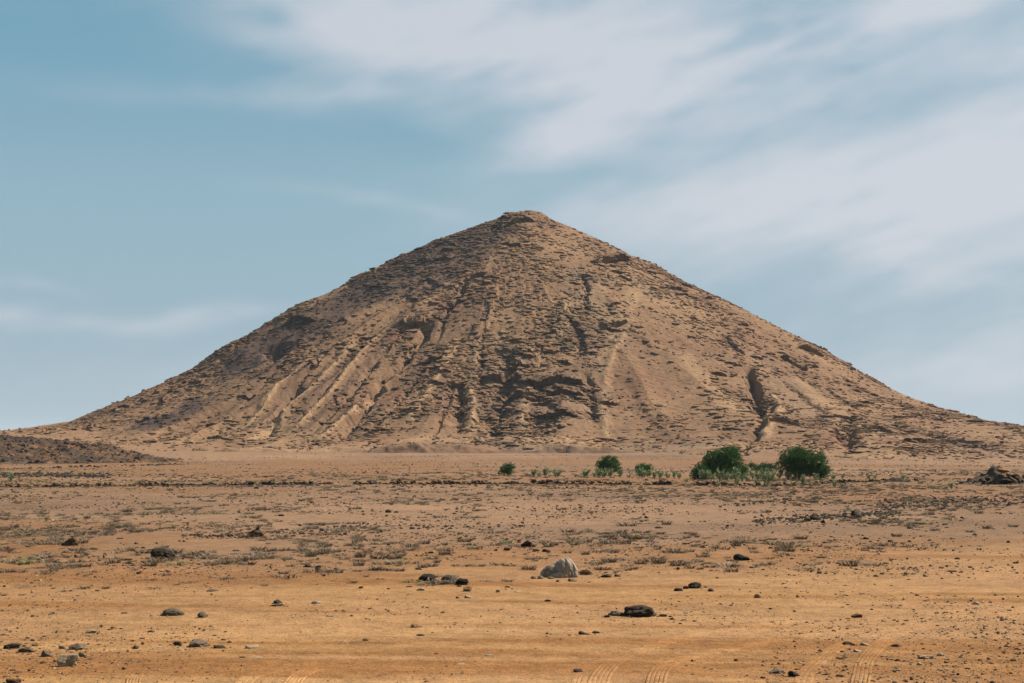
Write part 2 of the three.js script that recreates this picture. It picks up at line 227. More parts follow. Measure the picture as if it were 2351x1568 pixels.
  for (let n = 0; n < 3200; n++) {
    const th = (R() - 0.5) * 3.5, r = Math.sqrt(R()) * 315 + 3, rs = r / footScale(PX + Math.sin(th) * r, PZ + Math.cos(th) * r), x = PX + Math.sin(th) * rs, z = PZ + Math.cos(th) * rs;
    const i = Math.round((x - MX0) / MS), j = Math.round(jf(z)); if (i < 3 || j < 3 || i >= NX - 3 || j >= NZ - 3) continue;
    const k = j * NX + i, lim = clamp(rough[k]) * (1 - sand[k] * 0.75) * (1 - sst(255, 300, r) * 0.8);
    if (R() > lim * 1.25) continue;
    const big = Math.pow(R(), 3.2), a = 0.8 + 3.4 * big + R() * 1.3, hgt = (0.30 + 0.95 * big + 0.22 * R()) * (0.75 + 0.5 * clamp(rough[k]));
    stampLedge(x, z, a, Math.max(1.6, a * (0.7 + R() * 0.8)), hgt);
  }
  for (let n = 0; n < 0; n++) {                              // block rubble
    const th = (R() - 0.5) * 3.4, r = Math.sqrt(R()) * 310 + 3, x = PX + Math.sin(th) * r, z = PZ + Math.cos(th) * r;
    const i = Math.round((x - MX0) / MS), j = Math.round(jf(z)); if (i < 3 || j < 3 || i >= NX - 3 || j >= NZ - 3) continue;
    if (R() < 0.25 + 0.75 * clamp(rough[j * NX + i])) { dd[j * NX + i] += 0.35 + R() * 0.75; if (R() < 0.5) dd[j * NX + i + 1] += 0.3 + R() * 0.6; }
  }
}
const groundTan = [0.275, 0.170, 0.098];
{
  // foot hills and sandy fans at the base: [u, v of crest, depth, half width, half depth, height, colour kind]
  const bumps = [[990, 1036, 585, 40, 12, 4.0, 'd'], [1080, 1034, 594, 18, 10, 3.6, 'd'], [1150, 1032, 606, 24, 10, 4.2, 'g'], [1130, 1026, 622, 40, 13, 6.0, 's'], [1330, 1046, 580, 32, 9, 2.8, 'g'], [1310, 1036, 606, 20, 10, 3.4, 's'], [1640, 1040, 590, 16, 9, 2.4, 's'], [1560, 1040, 600, 24, 8, 2.4, 'g'], [760, 1036, 606, 24, 9, 2.4, 's'], [560, 1040, 602, 30, 10, 2, 's'], [1800, 1052, 575, 16, 6, 1.6, 's']];
  for (const [u, v, dep, wx, wz, hh, kind] of bumps) {
    const [cx, , cz] = at(u, v, dep);
    for (let j = 0; j < NZ; j++) { const z = zf(j); if (Math.abs(z - cz) > wz * 2) continue; for (let i = 0; i < NX; i++) {
      const x = MX0 + i * MS; if (Math.abs(x - cx) > wx * 2) continue;
      const q = ((x - cx + 8 * fbm(x / 24, z / 24, 3)) / wx) ** 2 + ((z - cz + 6 * fbm(x / 20 + 5, z / 20, 3)) / wz) ** 2 + 0.25 * fbm(x / 5, z / 5, 3); if (q > 3) continue;
      const w = Math.exp(-Math.max(0, q) * 1.6) * (1 + 0.12 * fbm(x / 6, z / 6, 3)), k = j * NX + i; hy[k] = Math.max(hy[k], lerp(hy[k], G(x, z) + hh, w)); 
      const m = sst(1.25, 0.75, q); if (kind === 'd') dark[k] = Math.max(dark[k], m * 0.55); else if (kind === 'g') grey[k] = Math.max(grey[k], m); else sand[k] = Math.max(sand[k], m * 0.7);
    } }
  }
}
const mPos = new Float32Array(NX * NZ * 3), mCol = new Float32Array(NX * NZ * 3);
{
  for (let j = 0; j < NZ; j++) for (let i = 0; i < NX; i++) {
    const k = j * NX + i, x = MX0 + i * MS, z = zf(j), r = Math.hypot(x - PX, z - PZ) * footScale(x, z);
    const e = 6, nx = -(M(x + e, z) - M(x - e, z)) / (2 * e), nz = -(M(x, z + e) - M(x, z - e)) / (2 * e), l = Math.hypot(nx, 1, nz);
    const fade = sst(335, 285, r);
    let d = dd[k] * fade + 0.12 * n2(x * 0.6, z * 0.6) * lerp(0.3, 1, fade) + 0.045 * h2(i, j) * lerp(0.4, 1, fade);
    const lim = 4.2; if (d > lim) d = lim; if (d < -lim) d = -lim;
    const hl = Math.hypot(nx, nz) + 1e-6, out = clamp(d * 1.25, -1.5, 2.4) * sst(0.05, 0.35, hl) / hl; mPos[k * 3] = x + nx * out; mPos[k * 3 + 1] = hy[k] + d * 0.85; mPos[k * 3 + 2] = z + nz * out;
    // rock colours: tan tuff, pale rubble, dark basalt, grey ash
    const a = fbm(x / 26, z / 26, 4), b = fbm(x / 5 + 40, z / 5, 3), c = h2(i * 3 + 1, j * 7), g = fbm(x / 60 + 7, z / 60 + 3, 3);
    let cr = 0.262, cg = 0.168, cb = 0.101;
    const t1 = clamp(0.5 + a * 1.1); cr = lerp(0.215, 0.300, t1); cg = lerp(0.136, 0.196, t1); cb = lerp(0.084, 0.118, t1);
    const s = clamp(sand[k] + sst(0.1, 0.5, g) * 0.35); cr = lerp(cr, 0.375, s); cg = lerp(cg, 0.262, s); cb = lerp(cb, 0.158, s);
    const gm = clamp(grey[k]) * 0.85 * clamp(0.7 + b); cr = lerp(cr, 0.205, gm); cg = lerp(cg, 0.158, gm); cb = lerp(cb, 0.118, gm);
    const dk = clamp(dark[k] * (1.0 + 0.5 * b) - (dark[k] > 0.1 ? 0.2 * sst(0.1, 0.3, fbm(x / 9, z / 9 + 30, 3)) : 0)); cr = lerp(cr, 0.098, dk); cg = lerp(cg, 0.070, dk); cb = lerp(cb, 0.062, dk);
    const rusty = sst(0.18, 0.45, fbm(x / 33 - 20, z / 33 + 60, 4)) * (0.25 + 0.5 * dark[k]); cr = lerp(cr, 0.24, rusty); cg = lerp(cg, 0.125, rusty); cb = lerp(cb, 0.085, rusty);
    const stone = sst(0.25, 1.2, dd[k]) * 0.35; cr = lerp(cr, cr * 0.72, stone); cg = lerp(cg, cg * 0.72, stone); cb = lerp(cb, cb * 0.74, stone);
    const apron = sst(270, 320, r) * (1 - clamp(dark[k] + grey[k])); cr = lerp(cr, 0.30, apron * 0.8); cg = lerp(cg, 0.200, apron * 0.8); cb = lerp(cb, 0.125, apron * 0.8);
    const f = 1 + 0.22 * b + 0.10 * c + 0.12 * n2(x * 0.7, z * 0.7);
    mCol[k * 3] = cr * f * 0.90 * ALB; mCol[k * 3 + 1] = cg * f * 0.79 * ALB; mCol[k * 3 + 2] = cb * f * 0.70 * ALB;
  }
  const idx = new Uint32Array((NX - 1) * (NZ - 1) * 6); let q = 0;
  for (let j = 0; j < NZ - 1; j++) for (let i = 0; i < NX - 1; i++) { const a = j * NX + i, b = a + 1, c = a + NX, d = c + 1; idx[q++] = a; idx[q++] = c; idx[q++] = b; idx[q++] = b; idx[q++] = c; idx[q++] = d; }
  const g = new THREE.BufferGeometry(); g.setAttribute('position', new THREE.BufferAttribute(mPos, 3)); g.setAttribute('color', new THREE.BufferAttribute(mCol, 3)); g.setIndex(new THREE.BufferAttribute(idx, 1)); g.computeVertexNormals();
  const mat = new THREE.MeshPhysicalMaterial({ vertexColors: true, roughness: 1, specularIntensity: 0.15, flatShading: true });
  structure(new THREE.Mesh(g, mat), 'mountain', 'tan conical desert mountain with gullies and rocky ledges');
  // far side of the mountain and its skirts, coarser
  const bg = [], bc = [], bi = []; const bx = 150, bz = 90; 
  for (let j = 0; j < bz; j++) for (let i = 0; i < bx; i++) { const x = lerp(-760, 820, i / (bx - 1)), z = lerp(MZ0 + 2, -1330, j / (bz - 1)); let y = M(x, z) - 0.6 + 1.5 * fbm(x / 30, z / 30, 3); bg.push(x, y, z); const f = 1 + 0.3 * fbm(x / 40, z / 40, 3); bc.push(0.17 * f, 0.105 * f, 0.06 * f); }
  for (let j = 0; j < bz - 1; j++) for (let i = 0; i < bx - 1; i++) { const a = j * bx + i; bi.push(a, a + 1, a + bx, a + 1, a + bx + 1, a + bx); }
  // side skirts beside the fine grid
  const skirt = (xa, xb) => { const o = bg.length / 3, n1 = 40, n2_ = 60; for (let j = 0; j < n2_; j++) for (let i = 0; i < n1; i++) { const x = lerp(xa, xb, i / (n1 - 1)), z = lerp(MZ0 + 2, MZ1, j / (n2_ - 1)); bg.push(x, M(x, z) - 0.3 + 1.5 * fbm(x / 30, z / 30, 3), z); const f = 1 + 0.3 * fbm(x / 40, z / 40, 3); bc.push(0.18 * f, 0.11 * f, 0.062 * f); } for (let j = 0; j < n2_ - 1; j++) for (let i = 0; i < n1 - 1; i++) { const a = o + j * n1 + i; bi.push(a, a + n1, a + 1, a + 1, a + n1, a + n1 + 1); } };
  skirt(-760, MX0 + 1); skirt(MX1 - 1, 820);
  const g2 = new THREE.BufferGeometry(); g2.setAttribute('position', new THREE.Float32BufferAttribute(bg, 3)); g2.setAttribute('color', new THREE.Float32BufferAttribute(bc, 3)); g2.setIndex(bi); g2.computeVertexNormals();
  structure(new THREE.Mesh(g2, mat), 'mountain_back_slope', 'far slope and outer skirts of the mountain');
}
console.log('mountain done', NX, NZ);

// ------------------------------------------------------------------ ground sheet
function makeNoiseTex(size, fn, srgb) { const d = new Uint8Array(size * size * 4); for (let j = 0; j < size; j++) for (let i = 0; i < size; i++) { const c = fn(i / size, j / size, i, j), o = (j * size + i) * 4; d[o] = clamp(c[0]) * 255; d[o + 1] = clamp(c[1]) * 255; d[o + 2] = clamp(c[2]) * 255; d[o + 3] = 255; } const t = new THREE.DataTexture(d, size, size); t.wrapS = t.wrapT = THREE.RepeatWrapping; t.magFilter = THREE.LinearFilter; t.minFilter = THREE.LinearMipmapLinearFilter; t.generateMipmaps = true; if (srgb) t.colorSpace = THREE.SRGBColorSpace; t.needsUpdate = true; return t; }
// tileable noise on a torus of lattice points
function tn(x, y, p) { const xi = Math.floor(x), yi = Math.floor(y), u0 = x - xi, v0 = y - yi, u = u0 * u0 * (3 - 2 * u0), v = v0 * v0 * (3 - 2 * v0), m = a => ((a % p) + p) % p; const a = h2(m(xi) + p * 7, m(yi)), b = h2(m(xi + 1) + p * 7, m(yi)), c = h2(m(xi) + p * 7, m(yi + 1)), d = h2(m(xi + 1) + p * 7, m(yi + 1)); return a + (b - a) * u + (c - a) * v + (a - b - c + d) * u * v; }
const grain = makeNoiseTex(1024, (x, y, i, j) => { const f = 0.945 + 0.05 * tn(x * 16, y * 16, 16) + 0.08 * tn(x * 61, y * 61, 61) + 0.07 * tn(x * 223, y * 223, 223) + 0.05 * h2(i, j); const sp = tn(x * 157 + 9, y * 157, 157); const k = sp > 0.72 ? 0.80 : sp < -0.82 ? 1.10 : 1; return [f * k, f * k * 0.995, f * k * 0.985]; }, true);
grain.repeat.set(1 / 7.3, 1 / 7.3);
const bump = makeNoiseTex(1024, (x, y, i, j) => { const f = 0.5 + 0.16 * tn(x * 24, y * 24, 24) + 0.14 * tn(x * 83, y * 83, 83) + 0.12 * tn(x * 211, y * 211, 211) + 0.05 * h2(i, j + 99); return [f, f, f]; });
bump.repeat.set(1 / 5.1, 1 / 5.1);
function soil(x, z) {                                          // soil colours in patches: worn orange sand, tan dust, stony brown plain, pale far flats
  const d = -z, w = 1;
  const edge = d + 12 * fbm(x / 10, z / 7 + 20, 4) - 0.33 * x;
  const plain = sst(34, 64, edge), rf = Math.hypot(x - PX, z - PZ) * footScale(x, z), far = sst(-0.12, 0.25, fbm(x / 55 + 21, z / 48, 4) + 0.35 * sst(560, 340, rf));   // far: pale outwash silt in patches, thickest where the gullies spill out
  // streaks dragged along the way the vehicles go (mostly across the view, drifting away to the right)
  const sx = x * 0.94 + z * 0.20, sz = z - x * 0.10;
  const st = fbm(sx / 7.5, sz / 1.1 + 3, 5), st2 = fbm(sx / 22 + 5, sz / 3.6, 3), fine = fbm(x * 2.2, z * 1.3, 3);
  let r = 0.335, g = 0.190, b = 0.086;
  const o = sst(-0.18, 0.32, st2 + 0.6 * st); r = lerp(0.375, 0.292, o); g = lerp(0.214, 0.142, o); b = lerp(0.108, 0.054, o);
  const pale = sst(0.12, 0.42, fbm(sx / 11 - 8, sz / 1.7 + 11, 4)); r = lerp(r, 0.430, pale * 0.65); g = lerp(g, 0.252, pale * 0.65); b = lerp(b, 0.118, pale * 0.65);
  let pr = 0.280, pg = 0.160, pb = 0.088;
  const q = fbm(x / 9 + 60, z / 16, 4), q2 = fbm(x / 24, z / 40 + 9, 4);
  const or = sst(0.02, 0.35, q2 + 0.3 * q); pr = lerp(pr, 0.298, or); pg = lerp(pg, 0.160, or); pb = lerp(pb, 0.076, or);
  const gr = sst(0.0, 0.3, fbm(x / 20 + 90, z / 34 - 4, 4)) * 0.7; pr = lerp(pr, 0.250, gr); pg = lerp(pg, 0.166, gr); pb = lerp(pb, 0.098, gr);
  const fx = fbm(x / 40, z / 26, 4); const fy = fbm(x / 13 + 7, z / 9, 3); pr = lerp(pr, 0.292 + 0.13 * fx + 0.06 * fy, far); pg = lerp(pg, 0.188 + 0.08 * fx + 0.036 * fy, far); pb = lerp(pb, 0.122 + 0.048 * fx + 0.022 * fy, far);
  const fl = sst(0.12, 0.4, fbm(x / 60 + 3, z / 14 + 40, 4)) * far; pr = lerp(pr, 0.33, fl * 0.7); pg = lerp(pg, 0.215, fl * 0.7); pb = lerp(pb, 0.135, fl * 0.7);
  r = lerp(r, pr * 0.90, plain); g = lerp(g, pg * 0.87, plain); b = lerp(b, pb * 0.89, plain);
  const thin = fbm(sx / 2.6 + 9, sz / 0.32, 3) * (1 - 0.6 * plain);   // drag lines
  const f = 1 + 0.16 * fine + 0.10 * fbm(x / 3, z / 3, 3) + 0.16 * thin;
  return [r * f * ALB * 1.0, g * f * ALB * 0.955, b * f * ALB * 0.86];
}
const groundMat = new THREE.MeshPhysicalMaterial({ vertexColors: true, map: grain, bumpMap: bump, bumpScale: 0.05, roughness: 1, specularIntensity: 0.15 });
{
  const rows = []; let d = -60; while (d < 0) { rows.push(d); d += 6; } d = 0; while (d < 14) { rows.push(d); d += 1; } while (d < 700) { rows.push(d); d += Math.max(0.12, d * d / 6500 * 0.9 + d * 0.0012); } while (d < 15000) { rows.push(d); d *= 1.15; }
  const cols = 521, pos = [], colr = [], uv = [], idx = [];
  for (const dp of rows) for (let i = 0; i < cols; i++) {
    let s = (i / (cols - 1)) * 2 - 1; const a = Math.abs(s), halfW = Math.max(14, Math.abs(dp) * 0.46 + 3);
    const x = Math.sign(s) * (a < 0.8 ? a / 0.8 * halfW : halfW + Math.pow((a - 0.8) / 0.2, 2.2) * (dp > 700 ? 15000 : 900)), z = -dp;
    let y = G(x, z); const r = Math.hypot(x - PX, z - PZ) * footScale(x, z); y -= 6 * sst(318, 250, r);
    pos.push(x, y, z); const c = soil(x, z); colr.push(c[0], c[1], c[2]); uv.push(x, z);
  }
  for (let j = 0; j < rows.length - 1; j++) for (let i = 0; i < cols - 1; i++) { const a = j * cols + i; idx.push(a, a + 1, a + cols, a + 1, a + cols + 1, a + cols); }
  const g = new THREE.BufferGeometry(); g.setAttribute('position', new THREE.Float32BufferAttribute(pos, 3)); g.setAttribute('color', new THREE.Float32BufferAttribute(colr, 3)); g.setAttribute('uv', new THREE.Float32BufferAttribute(uv, 2)); g.setIndex(idx); g.computeVertexNormals();
  structure(new THREE.Mesh(g, groundMat), 'ground', 'sandy orange desert plain');
  console.log('ground rows', rows.length, 'tris', idx.length / 3);
}
// low dark lava hill on the left
const hill = {};
{
  const crest = [[-420, 15], [-300, 13.5], [-220, 12], [-170, 10.2], [-146, 8.9], [-136, 7.6], [-126, 6.3], [-119, 5.0], [-112, 3.9], [-106, 2.2], [-100, 0.8], [-94, -0.6], [-86, -1.6], [-70, -2]];
  const X0 = -330, X1 = -72, Z0 = -500, Z1 = -350, S = 0.75, nx = Math.round((X1 - X0) / S) + 1, nz = Math.round((Z1 - Z0) / S) + 1, pos = [], cl = [], idx = [];
  for (let j = 0; j < nz; j++) for (let i = 0; i < nx; i++) {
    const x = X0 + i * S, z = Z0 + j * S, c = interp(x, crest) - 0.9, zc = -412 - 0.10 * (x + 140), q = z > zc ? (z - zc) / 42 : (zc - z) / 70;
    const w = Math.pow(clamp(1 - q), 0.9) * (1 - 0.25 * q);
    let y = -1.2 + (c + 1.2) * w + (1.2 * fbm(x / 12, z / 12, 4) + 0.8 * fbm(x / 3.2, z / 3.2, 3) + 0.35 * Math.max(0, h2(i, j))) * clamp(w * 3);
    pos.push(x, y, z); const t = fbm(x / 13 + 4, z / 7, 4), o = sst(0.02, 0.35, t), k = 1 + 0.5 * fbm(x / 2, z / 2, 2) + 0.2 * h2(i, j + 5), ash = sst(0.1, 0.4, fbm(x / 20 + 50, z / 12, 3));
    let r = lerp(0.100, 0.225, o * 0.8), g = lerp(0.058, 0.108, o * 0.8), b = lerp(0.034, 0.046, o * 0.8); r = lerp(r, 0.065, ash * 0.7); g = lerp(g, 0.046, ash * 0.7); b = lerp(b, 0.034, ash * 0.7);
    cl.push(r * k * 0.56, g * k * 0.60, b * k * 0.66);
  }
  for (let j = 0; j < nz - 1; j++) for (let i = 0; i < nx - 1; i++) { const a = j * nx + i; idx.push(a, a + nx, a + 1, a + 1, a + nx, a + nx + 1); }
  const g = new THREE.BufferGeometry(); g.setAttribute('position', new THREE.Float32BufferAttribute(pos, 3)); g.setAttribute('color', new THREE.Float32BufferAttribute(cl, 3)); g.setIndex(idx); g.computeVertexNormals();
  hill.pos = pos; hill.cl = cl;
  structure(new THREE.Mesh(g, new THREE.MeshPhysicalMaterial({ vertexColors: true, roughness: 1, specularIntensity: 0.15, flatShading: true })), 'lava_hill', 'low dark brown lava hill beside the mountain');
}
// ------------------------------------------------------------------ rocks
const rockMats = {};
const rockTone = { d: [0.034, 0.024, 0.016], k: [0.018, 0.014, 0.0105], b: [0.070, 0.043, 0.024], g: [0.098, 0.072, 0.048], t: [0.165, 0.100, 0.050], p: [0.215, 0.158, 0.102], r: [0.095, 0.038, 0.018], w: [0.30, 0.255, 0.195], R: [0.13, 0.028, 0.018] };
for (const k in rockTone) rockMats[k] = new THREE.MeshPhysicalMaterial({ specularIntensity: 0.25, color: col(...rockTone[k].map(v => v * 0.9)), vertexColors: true, roughness: 0.93 });
function rockGeo(seed, detail = 3, shape = 'rock') {
  const R = rng(seed * 977 + 5); let g = new THREE.IcosahedronGeometry(1, detail); g.deleteAttribute('uv'); g.deleteAttribute('normal'); g = mergeVertices(g, 1e-4);
  const p = g.attributes.position, v = new THREE.Vector3(), cuts = [];
  const nc = shape === 'dome' ? 4 : shape === 'lumpy' ? 3 : 10;
  for (let i = 0; i < nc; i++) { const n = new THREE.Vector3(R() - 0.5, (R() - 0.4), R() - 0.5).normalize(); cuts.push([n, shape === 'dome' ? 0.88 : 0.55 + R() * 0.33]); }
  const o = seed * 3.71, cl = [];
  for (let i = 0; i < p.count; i++) {
    v.fromBufferAttribute(p, i);
    if (shape === 'block' || shape === 'slab') { const m = Math.max(Math.abs(v.x), Math.abs(v.y), Math.abs(v.z)); v.multiplyScalar(lerp(1, 0.86 / m, 0.72)); }
    for (const [n, d] of cuts) { const t = v.dot(n) - d; if (t > 0) v.addScaledVector(n, -t * 0.92); }
    if (shape === 'pyramid') { const k = 1 - 0.62 * clamp((v.y + 0.4) / 1.3); v.x *= k; v.z *= k; v.x += 0.22 * v.y; }
    if (shape === 'wedge') { const k = clamp((v.y + 0.4) / 1.3); v.x -= 0.35 * k; v.y *= 1 - 0.55 * clamp((v.x + 0.6) / 1.6); }
    const f = shape === 'lumpy' ? 0.34 : shape === 'dome' ? 0.17 : 0.22;
    const nn = fb3(v.x * 1.7 + o, v.y * 1.7, v.z * 1.7, 3), hi = fb3(v.x * 6 + o, v.y * 6 + 4, v.z * 6, 2);
    v.multiplyScalar(1 + f * nn * 1.6 + (shape === 'lumpy' ? 0.18 : 0.13) * hi);
    if (shape === 'rock' || shape === 'block') { const q = Math.hypot(v.x, v.z), k = 1 + 0.25 * clamp(v.y); v.x *= k; v.z *= k; }
    p.setXYZ(i, v.x, v.y, v.z);
    const c = clamp(1 + 0.45 * nn + 0.4 * hi + 0.15 * (R() - 0.5), 0.55, 1.6); cl.push(c, c * 0.985, c * 0.96);
  }
  g.setAttribute('color', new THREE.Float32BufferAttribute(cl, 3));
  g.computeBoundingBox(); const bb = g.boundingBox, sx = bb.max.x - bb.min.x, sz = bb.max.z - bb.min.z, y0 = lerp(bb.min.y, bb.max.y, 0.22);
  g.translate(-(bb.max.x + bb.min.x) / 2, -y0, -(bb.max.z + bb.min.z) / 2); g.scale(1 / sx, 1 / (bb.max.y - y0), 1 / sz);
    return toCreasedNormals(g, shape === 'dome' ? 0.8 : 0.5);
}
const SHAPES = { rock: [], dome: [], block: [], slab: [], wedge: [], pyramid: [], lumpy: [] };
{ let s = 1; for (const k in SHAPES) for (let i = 0; i < 5; i++) SHAPES[k].push(rockGeo(s++, 3, k)); }
const RR = rng(99);
function placeRock(u, v, w, h, tone, shape, geo) {
  const [x, y, z] = hitG(u, v), m = -z / F;
  const mesh = new THREE.Mesh(geo || SHAPES[shape][(RR() * 5) | 0], rockMats[tone]);
  const wm = w * m * 1.02, hm = h * m * 1.5, dm = wm * (0.62 + 0.3 * RR());
  mesh.scale.set(wm, hm, dm); mesh.position.set(x, y - 0.012 - 0.04 * hm, z - dm * 0.45); mesh.rotation.y = geo ? 0 : (RR() - 0.5) * 0.9;
  return mesh;
}
// stones one can name: [u, v at the ground, width, height, tone, shape, label]
const BOULDERS = [
  [158, 1253, 38, 20, 'b', 'pyramid', 'dark brown pyramid-shaped boulder with a small stone on its top'],
  [369, 1283, 55, 24, 'd', 'dome', 'dark rounded boulder half buried behind dry grass'],
  [587, 1233, 34, 16, 'b', 'dome', 'brown smooth boulder carrying an upright pointed stone'],
  [1209, 1257, 27, 16, 'k', 'block', 'black angular block among the dry tufts'],
  [1345, 1320, 30, 12, 'b', 'rock', 'brown stone with pale end right beside the pale grey boulder'],
  [980, 1334, 40, 16, 'k', 'dome', 'black rounded rock at the end of the dry twig heap'],
  [1032, 1337, 42, 17, 'g', 'dome', 'grey brown smooth rock leaning in the dry twig heap'],
  [1061, 1343, 30, 15, 'k', 'lumpy', 'black rough rock beside the dry twig heap'],
  [1073, 1358, 20, 13, 't', 'block', 'tan squarish stone in front of the dry twig heap'],
  [1704, 1287, 38, 15, 'k', 'wedge', 'solitary black wedge boulder at the edge of the sand'],
  [1874, 1194, 25, 13, 'd', 'lumpy', 'largest dark boulder in the row of black lava stones'],
  [1968, 1188, 24, 15, 'd', 'wedge', 'dark leaning boulder at the end of the row of black lava stones'],
  [1596, 1351, 30, 14, 'd', 'lumpy', 'rough dark lava boulder, biggest of its small cluster on the sand'],
  [394, 1414, 50, 17, 'g', 'dome', 'smooth grey boulder sunk in orange dirt, dark on one side'],
  [463, 1418, 23, 14, 'g', 'rock', 'pitted grey stone beside the smooth sunken boulder'],
  [451, 1486, 42, 17, 'g', 'rock', 'grey mottled boulder on bare sand between two smaller stones'],
  [406, 1482, 20, 10, 'd', 'lumpy', 'small dark rough stone beside the grey mottled boulder'],
  [501, 1489, 28, 8, 'd', 'wedge', 'low dark sloping stone beside the grey mottled boulder'],
  [152, 1531, 46, 28, 'p', 'block', 'large pale squarish block with undercut dark front face'],
  [105, 1508, 27, 15, 'g', 'wedge', 'grey stone behind the large pale block'],
  [173, 1492, 38, 14, 'g', 'rock', 'flat grey brown boulder in the stone cluster around the pale block'],
  [142, 1490, 18, 9, 't', 'rock', 'tan stone touching the flat grey brown boulder'],
  [24, 1490, 36, 12, 'd', 'rock', 'dark lumpy boulder at the edge of the stone cluster'],
  [57, 1498, 38, 11, 'b', 'rock', 'low brown boulder in front of the dark lumpy boulder'],
  [183, 1508, 21, 9, 'k', 'wedge', 'black wedge stone behind the large pale block'],
  [26, 1570, 34, 13, 'b', 'rock', 'brown stone poking out of the sand below the stone cluster'],
  [1472, 1417, 74, 25, 'd', 'lumpy', 'big dark shaggy basalt boulder lying alone on the sand'],
  [1416, 1414, 38, 11, 'g', 'lumpy', 'low grey crumbling mound beside the shaggy basalt boulder'],
  [1524, 1416, 18, 7, 'd', 'rock', 'small dark stone with pale top beside the shaggy basalt boulder'],
  [955, 1441, 26, 9, 't', 'wedge', 'tan wedge stone alone on open sand'],
  [1340, 1457, 23, 8, 'd', 'wedge', 'dark low stone, larger of a pair on open sand'],
  [1369, 1454, 18, 6, 'd', 'rock', 'dark low stone, smaller of a pair on open sand'],
  [1328, 1543, 22, 8, 'd', 'lumpy', 'dark crusty stone beside the curved tyre tracks'],
  [1951, 1483, 30, 10, 'd', 'wedge', 'dark peaked stone between the two ribbed tyre tracks'],
  [1987, 1482, 22, 7, 'p', 'wedge', 'pale flat stone next to the dark peaked stone'],
  [1970, 1497, 18, 7, 'p', 'wedge', 'pale tilted slab with a dark face between the tyre tracks'],
  [2131, 1513, 36, 9, 'p', 'slab', 'long pale tilted slab casting a dark shadow'],
  [2160, 1506, 15, 8, 'p', 'dome', 'rounded pale stone behind the long pale slab'],
  [1785, 1547, 34, 10, 'g', 'slab', 'grey flat slab lying left of the ribbed tyre track'],
  [1824, 1554, 26, 14, 'k', 'wedge', 'black pointed wedge stone beside the ribbed tyre track'],
  [1970, 1418, 26, 9, 'r', 'block', 'red brown blocky stone on the sand'],
  [2241, 1388, 16, 8, 'w', 'pyramid', 'white pyramid-shaped stone on the sand'],
  [1740, 1373, 16, 10, 't', 'dome', 'round tan stone on the sand near the lava cluster'],
  [636, 1386, 25, 9, 'd', 'lumpy', 'dark crusty stone with a flat stone in front of it'],
  [634, 1392, 28, 5, 'd', 'slab', 'flat dark stone in front of the dark crusty stone'],
  [724, 1386, 20, 7, 'p', 'dome', 'pale low rounded stone by the dark crusty stone'],
  [2035, 1150, 11, 7, 'R', 'lumpy', 'dark red stone on the far stony plain'],
  [2328, 1518, 15, 8, 't', 'rock', 'tan stone on the littered sand right of the long pale slab'],
  [729, 1309, 13, 12, 'd', 'block', 'dark upright cube-like stone at the edge of the dry grass'],
  [1315, 1335, 22, 7, 'g', 'wedge', 'grey sloping stone in front of the pale grey boulder'],
];
for (const [u, v, w, h, t, s, label] of BOULDERS) add(placeRock(u, v, w, h, t, s, w >= 26 ? rockGeo(500 + u, 7, s) : null), w >= 24 ? 'boulder' : 'stone', label, w >= 24 ? 'boulder' : 'stone');
// perched stones
{
  const [x, y, z] = hitG(587, 1233), m = -z / F;
  const s = add(new THREE.Mesh(rockGeo(801, 4, 'pyramid'), rockMats.k), 'pointed_stone', 'black pointed stone standing upright on the brown smooth boulder', 'stone'); s.scale.set(11 * m, 17 * m, 8 * m); s.position.set(x + 1 * m, y + 13 * m, z - 12 * m);
  const f = add(new THREE.Mesh(rockGeo(802, 3, 'slab'), rockMats.k), 'flat_stone', 'thin black stone propped against the brown smooth boulder', 'stone'); f.scale.set(20 * m, 3 * m, 7 * m); f.position.set(x - 9 * m, y + 12 * m, z - 8 * m); f.rotation.z = 0.55;
  const [a, b, c] = hitG(158, 1253), n = -c / F; const k = add(new THREE.Mesh(SHAPES.rock[1], rockMats.d), 'perched_stone', 'small dark stone sitting on top of the pyramid-shaped boulder', 'stone'); k.scale.set(7 * n, 4 * n, 6 * n); k.position.set(a + 4 * n, b + 18.5 * n, c - 15 * n);
}
